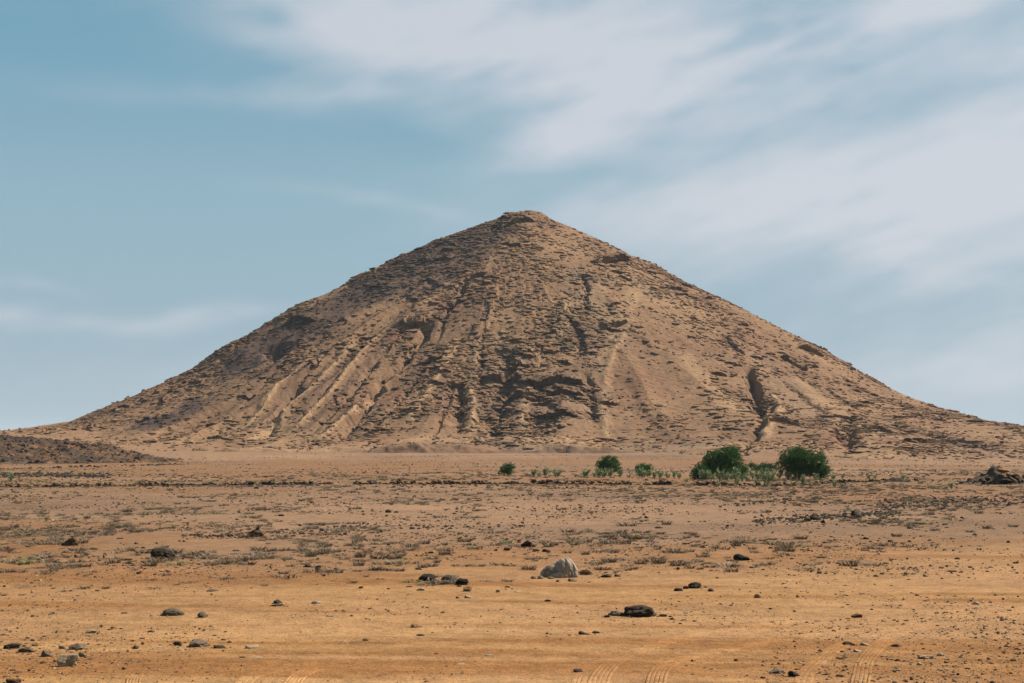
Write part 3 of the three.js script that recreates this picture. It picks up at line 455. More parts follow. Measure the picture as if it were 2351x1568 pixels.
// small stones that only their place tells apart: [u, v, w, h] per set
const SETS = [
  ['d', 'small black lava stone scattered through the dry grass belt', 'black stones in the dry grass belt', [[70, 1286, 15, 8], [89, 1289, 10, 9], [45, 1298, 8, 6], [197, 1274, 14, 6], [211, 1262, 17, 5], [21, 1269, 8, 6], [173, 1281, 8, 8], [238, 1281, 6, 8], [292, 1287, 20, 5], [463, 1272, 15, 8], [706, 1302, 14, 7], [317, 1318, 9, 6], [509, 1233, 9, 8], [476, 1236, 9, 5], [528, 1231, 14, 5], [447, 1230, 8, 5], [638, 1224, 10, 5], [689, 1208, 8, 6], [789, 1210, 12, 5], [768, 1211, 6, 6], [739, 1219, 8, 5], [792, 1228, 9, 5], [693, 1226, 14, 4], [396, 1212, 7, 4], [412, 1243, 7, 4], [422, 1244, 6, 5], [274, 1237, 16, 3], [63, 1256, 12, 3], [142, 1274, 8, 4], [99, 1283, 8, 5], [110, 1282, 8, 4], [328, 1259, 12, 4], [218, 1326, 8, 4], [4, 1307, 7, 3], [568, 1236, 9, 6], [1226, 1256, 12, 7], [946, 1215, 12, 6], [982, 1212, 11, 4], [1196, 1209, 13, 4], [1145, 1206, 10, 3], [1068, 1206, 7, 3], [876, 1222, 8, 6], [828, 1213, 6, 5], [845, 1204, 5, 4], [1261, 1188, 5, 4], [1485, 1190, 10, 6], [1512, 1213, 17, 5], [1454, 1219, 6, 5], [1517, 1258, 7, 4], [1164, 1264, 17, 8], [1231, 1266, 16, 6], [1255, 1267, 20, 7], [961, 1308, 16, 5], [1174, 1295, 7, 3], [1071, 1301, 6, 3], [894, 1301, 5, 3], [2045, 1245, 12, 6], [1990, 1238, 16, 6], [2092, 1214, 16, 5], [1980, 1261, 6, 4], [2189, 1265, 6, 4], [2252, 1263, 5, 5], [2191, 1272, 6, 2], [2308, 1278, 5, 2], [1671, 1209, 6, 6]]],
  ['d', 'tiny black stone far out on the grey plain', 'black stones on the far plain', [[233, 1180, 6, 4], [301, 1175, 6, 3], [318, 1156, 5, 3], [12, 1211, 5, 3], [645, 1185, 15, 5], [891, 1177, 14, 8], [909, 1177, 12, 4], [834, 1182, 6, 4], [896, 1140, 4, 3], [1159, 1138, 5, 3], [1227, 1136, 4, 2], [1394, 1145, 4, 3], [1437, 1162, 4, 3], [1654, 1165, 7, 4], [1906, 1156, 5, 3], [1949, 1171, 10, 6], [2050, 1149, 8, 3], [588, 1122, 12, 5]]],
  ['k', 'small black stone in the row of lava stones on the plain', 'row of lava stones', [[1855, 1197, 17, 8], [1890, 1201, 10, 8], [1754, 1200, 10, 5], [1750, 1186, 8, 6], [1840, 1190, 9, 4], [1905, 1190, 10, 4], [1925, 1186, 9, 4], [1946, 1189, 9, 5], [1820, 1195, 8, 4], [1800, 1198, 7, 3], [1985, 1184, 8, 4], [1735, 1199, 6, 3]]],
  ['g', 'small grey stone lying around the pale grey boulder', 'stones round the pale grey boulder', [[1225, 1329, 12, 7], [1241, 1329, 16, 8], [1265, 1329, 14, 7], [1280, 1336, 9, 5], [1376, 1327, 5, 4]]],
  ['d', 'small dark stone lying between the pale grey boulder and the lava cluster', 'dark stones beside the pale grey boulder', [[1393, 1326, 26, 8], [1418, 1324, 14, 6], [1557, 1308, 9, 7]]],
  ['p', 'small pale stone in front of the dry twig heap', 'pale stones by the twig heap', [[965, 1356, 20, 7], [1143, 1360, 10, 7], [1164, 1354, 10, 4], [1176, 1353, 6, 4], [1188, 1360, 15, 4], [1075, 1373, 19, 7]]],
  ['d', 'small dark stone in front of the dry twig heap', 'dark stones by the twig heap', [[1054, 1347, 12, 5], [1165, 1349, 15, 4], [1051, 1374, 10, 5], [892, 1353, 9, 4], [828, 1351, 10, 6], [1116, 1370, 5, 2], [1258, 1381, 15, 5], [1289, 1384, 9, 2], [939, 1348, 15, 3]]],
  ['b', 'small brown stone on the pale sandy track', 'brown stones on the sandy track', [[2333, 1294, 14, 5], [1647, 1328, 8, 4], [1882, 1317, 12, 6], [1874, 1319, 6, 2], [2080, 1320, 9, 7], [2071, 1318, 5, 3], [2095, 1319, 8, 3], [2126, 1324, 11, 5], [2162, 1305, 12, 4], [2174, 1302, 6, 3], [2188, 1313, 22, 4], [2254, 1305, 9, 3], [2225, 1327, 8, 3], [2086, 1331, 10, 3], [1714, 1341, 8, 3], [1699, 1355, 7, 3], [1855, 1361, 9, 3], [1939, 1367, 10, 3], [1982, 1364, 11, 3], [2095, 1362, 9, 3], [2009, 1342, 6, 3], [1942, 1345, 10, 3], [2047, 1345, 7, 3], [2308, 1364, 8, 2], [1846, 1370, 5, 2], [2042, 1420, 9, 3], [1876, 1427, 12, 3], [1948, 1421, 12, 3]]],
  ['d', 'small dark stone in the rough lava cluster on the sand', 'stones of the lava cluster', [[1575, 1352, 14, 7], [1558, 1357, 21, 8], [1622, 1349, 9, 4], [1634, 1358, 20, 7]]],
  ['b', 'small brown stone on open orange sand', 'brown stones on open sand', [[739, 1441, 6, 3], [485, 1358, 25, 5], [310, 1490, 15, 9], [513, 1470, 13, 5], [492, 1460, 10, 4], [345, 1451, 16, 5], [156, 1452, 8, 4], [74, 1416, 11, 5], [285, 1409, 17, 4], [242, 1411, 7, 3], [7, 1459, 14, 5], [965, 1460, 20, 5], [993, 1453, 8, 3], [839, 1471, 16, 6], [1002, 1502, 10, 4], [1150, 1400, 9, 3], [1214, 1400, 7, 3], [1176, 1418, 8, 3], [1308, 1459, 10, 3], [1287, 1468, 5, 4], [1266, 1457, 8, 3], [297, 1518, 14, 3], [314, 1547, 15, 3], [555, 1510, 17, 4], [1690, 1518, 9, 7], [1785, 1512, 9, 4], [1714, 1507, 7, 3], [602, 1476, 6, 3], [690, 1452, 6, 3], [1112, 1448, 6, 2], [1230, 1489, 5, 3]]],
  ['p', 'small pale stone on open orange sand', 'pale stones on open sand', [[756, 1416, 18, 4], [412, 1493, 17, 5], [576, 1489, 28, 8], [365, 1486, 17, 3], [209, 1454, 26, 8], [588, 1510, 20, 3], [1123, 1507, 24, 4], [1460, 1511, 10, 2], [1057, 1525, 16, 3], [123, 1485, 19, 3], [888, 1472, 8, 2]]],
  ['b', 'small brown stone in the cluster round the large pale block', 'stones round the large pale block', [[79, 1483, 15, 5], [98, 1524, 17, 7], [67, 1514, 8, 4], [37, 1546, 21, 5], [27, 1540, 14, 4], [206, 1514, 14, 4], [207, 1528, 14, 3], [126, 1520, 12, 5], [197, 1459, 14, 2]]],
  ['p', 'small pale stone chip around the ribbed tyre tracks', 'pale chips by the tyre tracks', [[1946, 1502, 15, 4], [1905, 1504, 12, 3], [2030, 1506, 15, 3], [2052, 1516, 15, 5], [1937, 1559, 17, 3], [1891, 1532, 12, 6], [1838, 1523, 12, 4], [1774, 1536, 14, 3], [1975, 1566, 20, 6], [1978, 1490, 8, 3], [1925, 1477, 7, 3], [2188, 1550, 10, 5], [2287, 1551, 10, 4], [2080, 1520, 9, 2], [2172, 1518, 9, 3], [1868, 1545, 9, 3]]],
  ['d', 'small dark stone chip around the ribbed tyre tracks', 'dark chips by the tyre tracks', [[1941, 1511, 12, 4], [2059, 1485, 22, 7], [1896, 1550, 17, 5], [1930, 1554, 20, 6], [1925, 1533, 9, 3], [1946, 1538, 8, 4], [1829, 1538, 10, 4], [2253, 1454, 8, 4], [2318, 1447, 12, 3], [2287, 1471, 8, 4], [2056, 1568, 13, 5], [2258, 1549, 10, 5], [2200, 1550, 7, 6], [2322, 1547, 8, 5], [2334, 1502, 12, 4], [2280, 1569, 12, 7], [2225, 1537, 6, 5], [2258, 1524, 8, 4], [1800, 1530, 6, 3], [2120, 1490, 6, 2]]],
];
for (const [tone, label, group, list] of SETS) for (const [u, v, w, h] of list) {
  const shape = h / w < 0.3 ? 'slab' : ['rock', 'wedge', 'rock', 'lumpy', 'block'][(RR() * 5) | 0];
  const look = { slab: 'flat', rock: 'angular', wedge: 'wedge-shaped', lumpy: 'lumpy', block: 'blocky' }[shape]; add(placeRock(u, v, w, h, tone, shape), 'small_stone', label.replace(/^(small|tiny) /, `$1 ${look} `), 'stone', `${look} ${group}`);
}
// pale grey boulder: tall striated dome with a dark lower shoulder and an apron of rubble
{
  const [x, y, z] = hitG(1287, 1326), m = -z / F, t = new THREE.Group(); t.position.set(x, y, z);
  const lobe = (seed, fx, pale) => { let g = new THREE.IcosahedronGeometry(1, 24); g.deleteAttribute('uv'); g.deleteAttribute('normal'); g = mergeVertices(g, 1e-4); const p = g.attributes.position, v = new THREE.Vector3(), cl = [];
    for (let i = 0; i < p.count; i++) { v.fromBufferAttribute(p, i); const a = Math.atan2(v.z, v.x), gv = fbm(a * 6 + seed, v.y * 0.7 + seed, 3) + 0.6 * fbm(a * 17 + v.y * 0.8, v.y * 1.2 + seed, 2), n = fb3(v.x * 1.5 + seed, v.y * 1.5, v.z * 1.5, 3); const k = 1 + 0.10 * gv * (1 - 0.4 * Math.abs(v.y)) + 0.20 * n; v.multiplyScalar(k); fx(v); p.setXYZ(i, v.x, v.y, v.z); const c = clamp(1 + 0.35 * gv + 0.3 * n, 0.5, 1.5), st = sst(0.05, 0.3, fb3(v.x * 2.4 + 8, v.y * 1.2 + seed, v.z * 2.4, 3)) * pale; cl.push(c * lerp(1, 0.62, st), c * lerp(0.97, 0.56, st), c * lerp(0.93, 0.46, st)); }
    g.setAttribute('color', new THREE.Float32BufferAttribute(cl, 3)); g.computeVertexNormals(); return g; };
  const a = lobe(3.3, v => { v.set(v.x * 29 * m * (1 - 0.1 * v.y) + 12 * m + v.y * -2 * m, v.y * 30 * m + 12 * m, v.z * 22 * m - 18 * m); }, 0.6), b = lobe(9.1, v => { v.set(v.x * 33 * m - 12 * m + v.y * 10 * m, v.y * 26 * m + 7 * m, v.z * 24 * m - 22 * m); }, 0.8), c = lobe(5.7, v => { v.set(v.x * 22 * m - 2 * m, v.y * 11 * m + 2 * m, v.z * 13 * m - 3 * m); }, 0.2);
  const pale = new THREE.MeshPhysicalMaterial({ specularIntensity: 0.25, color: col(0.215, 0.175, 0.135), vertexColors: true, roughness: 0.95 });
  part(new THREE.Mesh(a, pale), 'tall_dome', t); part(new THREE.Mesh(b, pale), 'low_shoulder', t); part(new THREE.Mesh(c, pale), 'rubble_apron', t);
  add(t, 'pale_boulder', 'large pale grey striated boulder with two lobes on the sand', 'boulder');
}
console.log('rocks done');

// ------------------------------------------------------------------ tyre tracks: raised, ribbed ribbons of sand
{
  const tr = [
    [[[1838, 1590], [1842, 1568], [1852, 1546], [1873, 1524], [1894, 1508], [1914, 1493], [1950, 1474], [2010, 1455], [2080, 1443], [2200, 1428]], 0.26, 3, 'ribbed tyre track curving past the dark peaked stone'],
    [[[1972, 1590], [1974, 1568], [1978, 1550], [1981, 1529], [1990, 1512], [2003, 1496], [2022, 1479], [2048, 1462], [2079, 1450], [2140, 1441], [2260, 1428]], 0.27, 4, 'ribbed tyre track running right of the pale flat stone'],
    [[[1366, 1590], [1373, 1568], [1378, 1554], [1390, 1537], [1408, 1520], [1438, 1504], [1490, 1487], [1541, 1472], [1620, 1454], [1760, 1434], [1930, 1418]], 0.30, 4, 'curved tyre track right of the dark crusty stone'],
    [[[1500, 1590], [1505, 1568], [1511, 1547], [1524, 1530], [1550, 1518], [1610, 1502], [1661, 1493], [1740, 1478], [1850, 1460], [2000, 1444], [2180, 1432]], 0.28, 4, 'curved tyre track sweeping off across open sand'],
    [[[1324, 1590], [1327, 1568], [1333, 1553], [1345, 1545]], 0.2, 3, 'short tyre track ending at the dark crusty stone'],
    [[[303, 1590], [305, 1568], [309, 1556], [318, 1549]], 0.2, 4, 'short tyre track below the grey mottled boulder'],
    [[[552, 1590], [560, 1568], [575, 1556], [605, 1546], [660, 1538]], 0.24, 3, 'faint tyre track starting below bare sand'],
    [[[664, 1590], [672, 1568], [690, 1550], [722, 1538], [790, 1528]], 0.26, 4, 'faint curved tyre track beside its twin']];
  for (const [pts, w, ribs, label] of tr) {
    const curve = new THREE.CatmullRomCurve3(pts.map(([u, v]) => { const p = hitG(u, v); return new THREE.Vector3(p[0], 0, p[2]); }), false, 'centripetal');
    const L = curve.getLength(), n = Math.ceil(L / 0.06), m = ribs * 9 + 10, pos = [], cl = [], uv = [], idx = [];
    for (let i = 0; i <= n; i++) {
      const t = i / n, p = curve.getPointAt(t), tg = curve.getTangentAt(t), nx = -tg.z, nz = tg.x, fade = sst(0, 0.02, t) * sst(1, 0.6, t) * (0.72 + 0.5 * n2(i * 0.05, pts[0][0]));
      for (let j = 0; j < m; j++) {
        const s = j / (m - 1) * 2 - 1, e = sst(1, 0.72, Math.abs(s)), g = Math.abs(s) < 0.74 ? sst(-0.95, -0.35, Math.cos((s / 0.74) * Math.PI * ribs)) * 2 - 1 : 1, lug = 0.25 * n2(i * 0.8, j + 5);
        const berm = 0.010 * Math.exp(-(((Math.abs(s) - 0.8) / 0.12) ** 2));
        const x = p.x + nx * s * w * 0.72, z = p.z + nz * s * w * 0.72, y = G(x, z) - 0.012 + e * (0.018 + ((pts[0][0] < 700 ? 0.010 : 0.017) * Math.max(0, 0.5 + 0.5 * g + lug * 0.3) + berm) * clamp(fade, 0, 1.2));
        pos.push(x, y, z); const c = soil(x, z), k = 0.04 + 0.02 * n2(i * 0.3, j); cl.push(c[0] * (1.05 + k), c[1] * (1.06 + k), c[2] * (1.09 + k)); uv.push(x, z);
      }
    }
    for (let i = 0; i < n; i++) for (let j = 0; j < m - 1; j++) { const a = i * m + j; idx.push(a, a + 1, a + m, a + 1, a + m + 1, a + m); }
    const g = new THREE.BufferGeometry(); g.setAttribute('position', new THREE.Float32BufferAttribute(pos, 3)); g.setAttribute('color', new THREE.Float32BufferAttribute(cl, 3)); g.setAttribute('uv', new THREE.Float32BufferAttribute(uv, 2)); g.setIndex(idx); g.computeVertexNormals();
    structure(new THREE.Mesh(g, groundMat), numbered('tyre_track'), label);
  }
}
// ------------------------------------------------------------------ gravel: countless pebbles
function scatter(name, label, category, geo, mat, n, fn) {
  const im = new THREE.InstancedMesh(geo, mat, n), m4 = new THREE.Matrix4(), q = new THREE.Quaternion(), e = new THREE.Euler(), p = new THREE.Vector3(), s = new THREE.Vector3(), c = new THREE.Color(); let k = 0, guard = 0;
  while (k < n && guard++ < n * 12) { const o = fn(k); if (!o) continue; p.set(o.x, o.y, o.z); s.set(o.sx, o.sy, o.sz ?? o.sx); if (o.q) q.copy(o.q); else { e.set(o.rx ?? 0, o.ry, 0); q.setFromEuler(e); } m4.compose(p, q, s); im.setMatrixAt(k, m4); c.setRGB(...o.c); im.setColorAt(k, c); k++; }
  im.count = k; return stuff(im, name, label, category);
}
const pebGeo = [rockGeo(901, 1, 'rock'), rockGeo(902, 1, 'wedge'), rockGeo(903, 1, 'lumpy'), rockGeo(904, 1, 'block')];
const pebMat = new THREE.MeshPhysicalMaterial({ vertexColors: true, roughness: 1, specularIntensity: 0.15 });
const tones = [[0.036, 0.028, 0.022], [0.075, 0.046, 0.028], [0.125, 0.072, 0.036], [0.22, 0.150, 0.092], [0.10, 0.042, 0.022]];
const pick = (R, w) => { let t = R() * w.reduce((a, b) => a + b, 0); for (let i = 0; i < w.length; i++) if ((t -= w[i]) <= 0) return tones[i]; return tones[0]; };
for (let v = 0; v < 4; v++) {
  const R = rng(3000 + v);
  scatter('gravel', ['fine brown gravel strewn over the orange sand', 'splintered gravel strewn over the orange sand', 'crumbly gravel strewn over the orange sand', 'blocky gravel strewn over the orange sand'][v], 'gravel', pebGeo[v], pebMat, 7000, () => {
    const d = 21 * Math.pow(9, Math.pow(R(), 1.15)), x = (R() * 2 - 1) * (d * 0.42 + 2), z = -d; 
    const dens = clamp(0.35 + 1.4 * fbm(x / 4 + 8, z / 6, 3) + 0.5 * fbm(x / 22, z / 30 + 5, 3)) * (d < 45 ? 0.38 : 0.6) + (d < 34 && x > d * 0.18 ? 0.35 : 0); if (R() > dens) return null;
    const s = (d * (0.00050 + 0.0018 * Math.pow(R(), 6)) + 0.008) * (1 - 0.3 * sst(60, 160, d)), y = G(x, z), c = pick(R, d < 45 ? [2, 3, 3, 2, 1] : [4, 3, 2, 1, 1.3]);
    return { x, y: y - 0.2 * s, z, sx: s * (1 + R()), sy: s * (0.6 + 0.5 * R()), sz: s * (0.8 + R() * 0.6), ry: R() * 6.28, c };
  });
}
{
  const R = rng(3111);
  scatter('far_stones', 'tiny dark stones dotted over the far flat plain', 'gravel', pebGeo[0], pebMat, 9000, () => { const d = 150 + 400 * Math.pow(R(), 1.2), x = (R() * 2 - 1) * d * 0.42, z = -d; if (R() > clamp(0.12 + 1.6 * fbm(x / 30 + 14, z / 12, 4))) return null; const s = 0.10 + 0.28 * Math.pow(R(), 4); return { x, y: G(x, z) - 0.2 * s, z, sx: s * (1 + R()), sy: s * (0.6 + 0.5 * R()), sz: s, ry: R() * 6.28, c: [0.065, 0.042, 0.026] }; });
}
// bands of black lava gravel, laid along lines read off the photograph
{
  const R = rng(77), bands = [[[2010, 1162], [2180, 1157], [2360, 1150], [2500, 1146], 16, 520], [[2060, 1150], [2200, 1146], [2360, 1143], [2480, 1141], 7, 160], [[1735, 1198], [1840, 1190], [1950, 1185], [2060, 1176], 11, 380], [[1690, 1160], [1760, 1152], [1830, 1148], [1900, 1144], 5, 90], [[-40, 1092], [60, 1092], [160, 1093], [250, 1093], 8, 420], [[420, 1232], [520, 1229], [640, 1222], [820, 1214], 10, 160], [[780, 1208], [900, 1206], [1040, 1212], [1200, 1206], 9, 130], [[30, 1290], [150, 1280], [260, 1285], [330, 1300], 14, 70], [[-30, 1078], [120, 1074], [300, 1069], [420, 1066], 2, 120], [[540, 1046], [600, 1043], [640, 1044], [660, 1044], 2, 60]];
  const pts = []; for (const b of bands) { const cv = new THREE.CatmullRomCurve3(b.slice(0, 4).map(p => new THREE.Vector3(p[0], p[1], 0))); for (let i = 0; i < b[5]; i++) { const p = cv.getPoint(R()); pts.push([p.x + (R() - 0.5) * 20, p.y + (R() + R() - 1) * b[4], Math.pow(R(), 2.5)]); } }
  scatter('lava_gravel', 'bands of black lava rubble across the plain', 'gravel', pebGeo[2], pebMat, pts.length, k => { const [u, v, b] = pts[k], [x, y, z] = hitG(u, v), s = -z / F * (2.6 + 5 * b); return { x, y: y - 0.15 * s, z, sx: s * 1.5, sy: s * (0.7 + 0.4 * R()), sz: s * 1.3, ry: R() * 6.28, c: [0.030, 0.025, 0.021] }; });
}
// outcrop slabs and scree on the mountain: each slab lies in the slope with a broken face downhill
{
  const R = rng(555), qa = new THREE.Quaternion(), qb = new THREE.Quaternion(), UP = new THREE.Vector3(0, 1, 0), XA = new THREE.Vector3(1, 0, 0);
  const slabGeo = [rockGeo(911, 2, 'block'), rockGeo(912, 2, 'rock'), rockGeo(913, 2, 'block')];
  const labels = ['broken tan rock ledges cropping out of the mountain slopes', 'rough rock outcrops cropping out of the mountain slopes', 'stepped rock slabs cropping out of the mountain slopes'];
  for (let v = 0; v < 3; v++) scatter('rock_ledges', labels[v], 'rock outcrop', slabGeo[v], pebMat, 11000, () => {
    const th = (R() - 0.5) * 3.4, r0 = Math.sqrt(R()) * 306 + 2, rs = r0 / footScale(PX + Math.sin(th) * r0, PZ + Math.cos(th) * r0), x = PX + Math.sin(th) * rs, z = PZ + Math.cos(th) * rs, i = Math.round((x - MX0) / MS), j = Math.round(jf(z));
    if (i < 2 || j < 2 || i > NX - 3 || j > NZ - 3) return null;
    const k = j * NX + i; if (R() > clamp(0.20 + 0.9 * clamp(rough[k]) - 0.35 * sand[k]) * (1 - 0.75 * sst(260, 300, r0)) * (0.25 + 0.75 * sst(-0.2, 0.25, fbm(x / 11 + 3, z / 11, 3))) * (0.30 + 0.70 * Math.max(craggy[k], sst(-0.22, 0.12, fbm(x / 40 + 60, z / 40 + 9, 3))))) return null;
    const e = 4, gx = M(x + e, z) - M(x - e, z), gz = M(x, z + e) - M(x, z - e), gl = Math.hypot(gx, gz), slope = Math.atan(gl / (2 * e));
    qa.setFromAxisAngle(UP, Math.atan2(-gx, -gz) + (R() - 0.5) * 0.8); qb.setFromAxisAngle(XA, slope * (0.45 + 0.5 * R())); qa.multiply(qb);
    const big = Math.pow(R(), lerp(4.2, 2.2, craggy[k])), w = 0.7 + 1.2 * R() + 3.8 * big, h = 0.36 + 0.36 * R() + (0.85 + 0.5 * craggy[k]) * big, f = 0.5 + 0.5 * R();
    return { x: mPos[k * 3], y: mPos[k * 3 + 1] - h * 0.30, z: mPos[k * 3 + 2], sx: w, sy: h, sz: 0.9 + w * 0.6, q: qa, c: [mCol[k * 3] * f, mCol[k * 3 + 1] * f, mCol[k * 3 + 2] * f * 0.98] };
  });
  for (let v = 0; v < 2; v++) scatter('mountain_scree', ['angular scree blocks strewn over the mountain slopes', 'rough scree lumps strewn over the mountain slopes'][v], 'scree', pebGeo[v * 2 + 1], pebMat, 11000, () => {
    const th = (R() - 0.5) * 3.3, r0 = Math.sqrt(R()) * 318 + 2, rs = r0 / footScale(PX + Math.sin(th) * r0, PZ + Math.cos(th) * r0), x = PX + Math.sin(th) * rs, z = PZ + Math.cos(th) * rs, i = Math.round((x - MX0) / MS), j = Math.round(jf(z));
    if (i < 1 || j < 1 || i > NX - 2 || j > NZ - 2) return null; const k = j * NX + i; if (R() > 0.3 + 0.6 * clamp(rough[k]) + 0.5 * sand[k]) return null;
    const s = 0.22 + 1.3 * Math.pow(R(), 7), f = 0.75 + 0.5 * R();
    return { x: mPos[k * 3], y: mPos[k * 3 + 1] - 0.15 * s, z: mPos[k * 3 + 2], sx: s * (1 + 0.6 * R()), sy: s * (0.7 + 0.5 * R()), ry: R() * 6.28, c: [mCol[k * 3] * f, mCol[k * 3 + 1] * f, mCol[k * 3 + 2] * f] };
  });
  // rubble over the lava hill
  scatter('lava_rubble', 'dark rubble covering the low lava hill', 'rubble', pebGeo[2], pebMat, 9000, () => { const k = (R() * hill.pos.length / 3) | 0, x = hill.pos[k * 3], y = hill.pos[k * 3 + 1], z = hill.pos[k * 3 + 2]; if (x < -240 || y < G(x, z) - 0.1 || (y < 0.3 && R() < 0.6)) return null; const s = 0.25 + 0.9 * Math.pow(R(), 4), f = 0.5 + 0.7 * R(); return { x: x + R() - 0.5, y: y - 0.2 * s, z: z + R() - 0.5, sx: s * (1 + R()), sy: s * (0.6 + 0.6 * R()), ry: R() * 6.28, c: [hill.cl[k * 3] * f, hill.cl[k * 3 + 1] * f, hill.cl[k * 3 + 2] * f] }; });
  // chips broken off round the larger stones
  const src = BOULDERS.filter(b => b[2] >= 14);
  scatter('stone_chips', 'chips and crumbs lying round the larger stones', 'gravel', pebGeo[1], pebMat, 1500, () => { const b = src[(R() * src.length) | 0], [x, y, z] = hitG(b[0], b[1]), m = -z / F, a = R() * 6.28, d = b[2] * m * (0.4 + 0.7 * Math.pow(R(), 2)), px = x + Math.cos(a) * d * 1.2, pz = z + Math.sin(a) * d - b[2] * m * 0.25, s = b[2] * m * (0.015 + 0.10 * Math.pow(R(), 3)), t = R() < 0.4 ? [0.14, 0.085, 0.042] : rockTone[b[4]]; return { x: px, y: G(px, pz) - 0.15 * s, z: pz, sx: s * (1 + R()), sy: s, ry: R() * 6.28, c: t }; });
}
console.log('gravel done');

// ------------------------------------------------------------------ dry grass
function tuftGeo(seed, blades, spread, lean) {
  const R = rng(seed), pos = [], cl = [], idx = [];
  for (let i = 0; i < blades; i++) {
    const a = R() * 6.28, r0 = Math.sqrt(R()) * 0.42 * spread, x0 = Math.cos(a) * r0, z0 = Math.sin(a) * r0, h = 0.35 + 0.65 * R(), b = a + (R() - 0.5) * 2, out = (0.2 + 0.7 * R()) * lean, w = 0.022 + 0.022 * R(), t = R() * 3.14, wx = Math.cos(t) * w, wz = Math.sin(t) * w, k = 0.65 + 0.7 * R(), o = pos.length / 3;
    for (let s = 0; s <= 2; s++) { const f = s / 2, px = x0 + Math.cos(b) * out * f * f + 0.12 * f, pz = z0 + Math.sin(b) * out * f * f, py = h * (f - 0.30 * f * f * lean); const ww = 1 - 0.7 * f; pos.push(px - wx * ww, py, pz - wz * ww, px + wx * ww, py, pz + wz * ww); for (let q = 0; q < 2; q++) cl.push(k, k * 0.97, k * 0.92); }
    for (let s = 0; s < 2; s++) { const a0 = o + s * 2; idx.push(a0, a0 + 1, a0 + 2, a0 + 1, a0 + 3, a0 + 2); }
  }
  const g = new THREE.BufferGeometry(); g.setAttribute('position', new THREE.Float32BufferAttribute(pos, 3)); g.setAttribute('color', new THREE.Float32BufferAttribute(cl, 3)); g.setIndex(idx); g.computeVertexNormals(); return g;
}
const tufts = [tuftGeo(11, 80, 1.5, 1), tuftGeo(12, 70, 1.9, 1.4), tuftGeo(13, 90, 1.2, 0.7), tuftGeo(14, 64, 2.1, 1.6)];
const grassMat = new THREE.MeshPhysicalMaterial({ specularIntensity: 0.2, color: col(0.86, 0.86, 0.86), vertexColors: true, roughness: 0.95, side: THREE.DoubleSide });
const grassMats = [col(0.150, 0.118, 0.086), col(0.175, 0.128, 0.080), col(0.115, 0.092, 0.068), col(0.13, 0.12, 0.048)].map(c => { const m = grassMat.clone(); m.color = c.multiplyScalar(0.86); return m; });
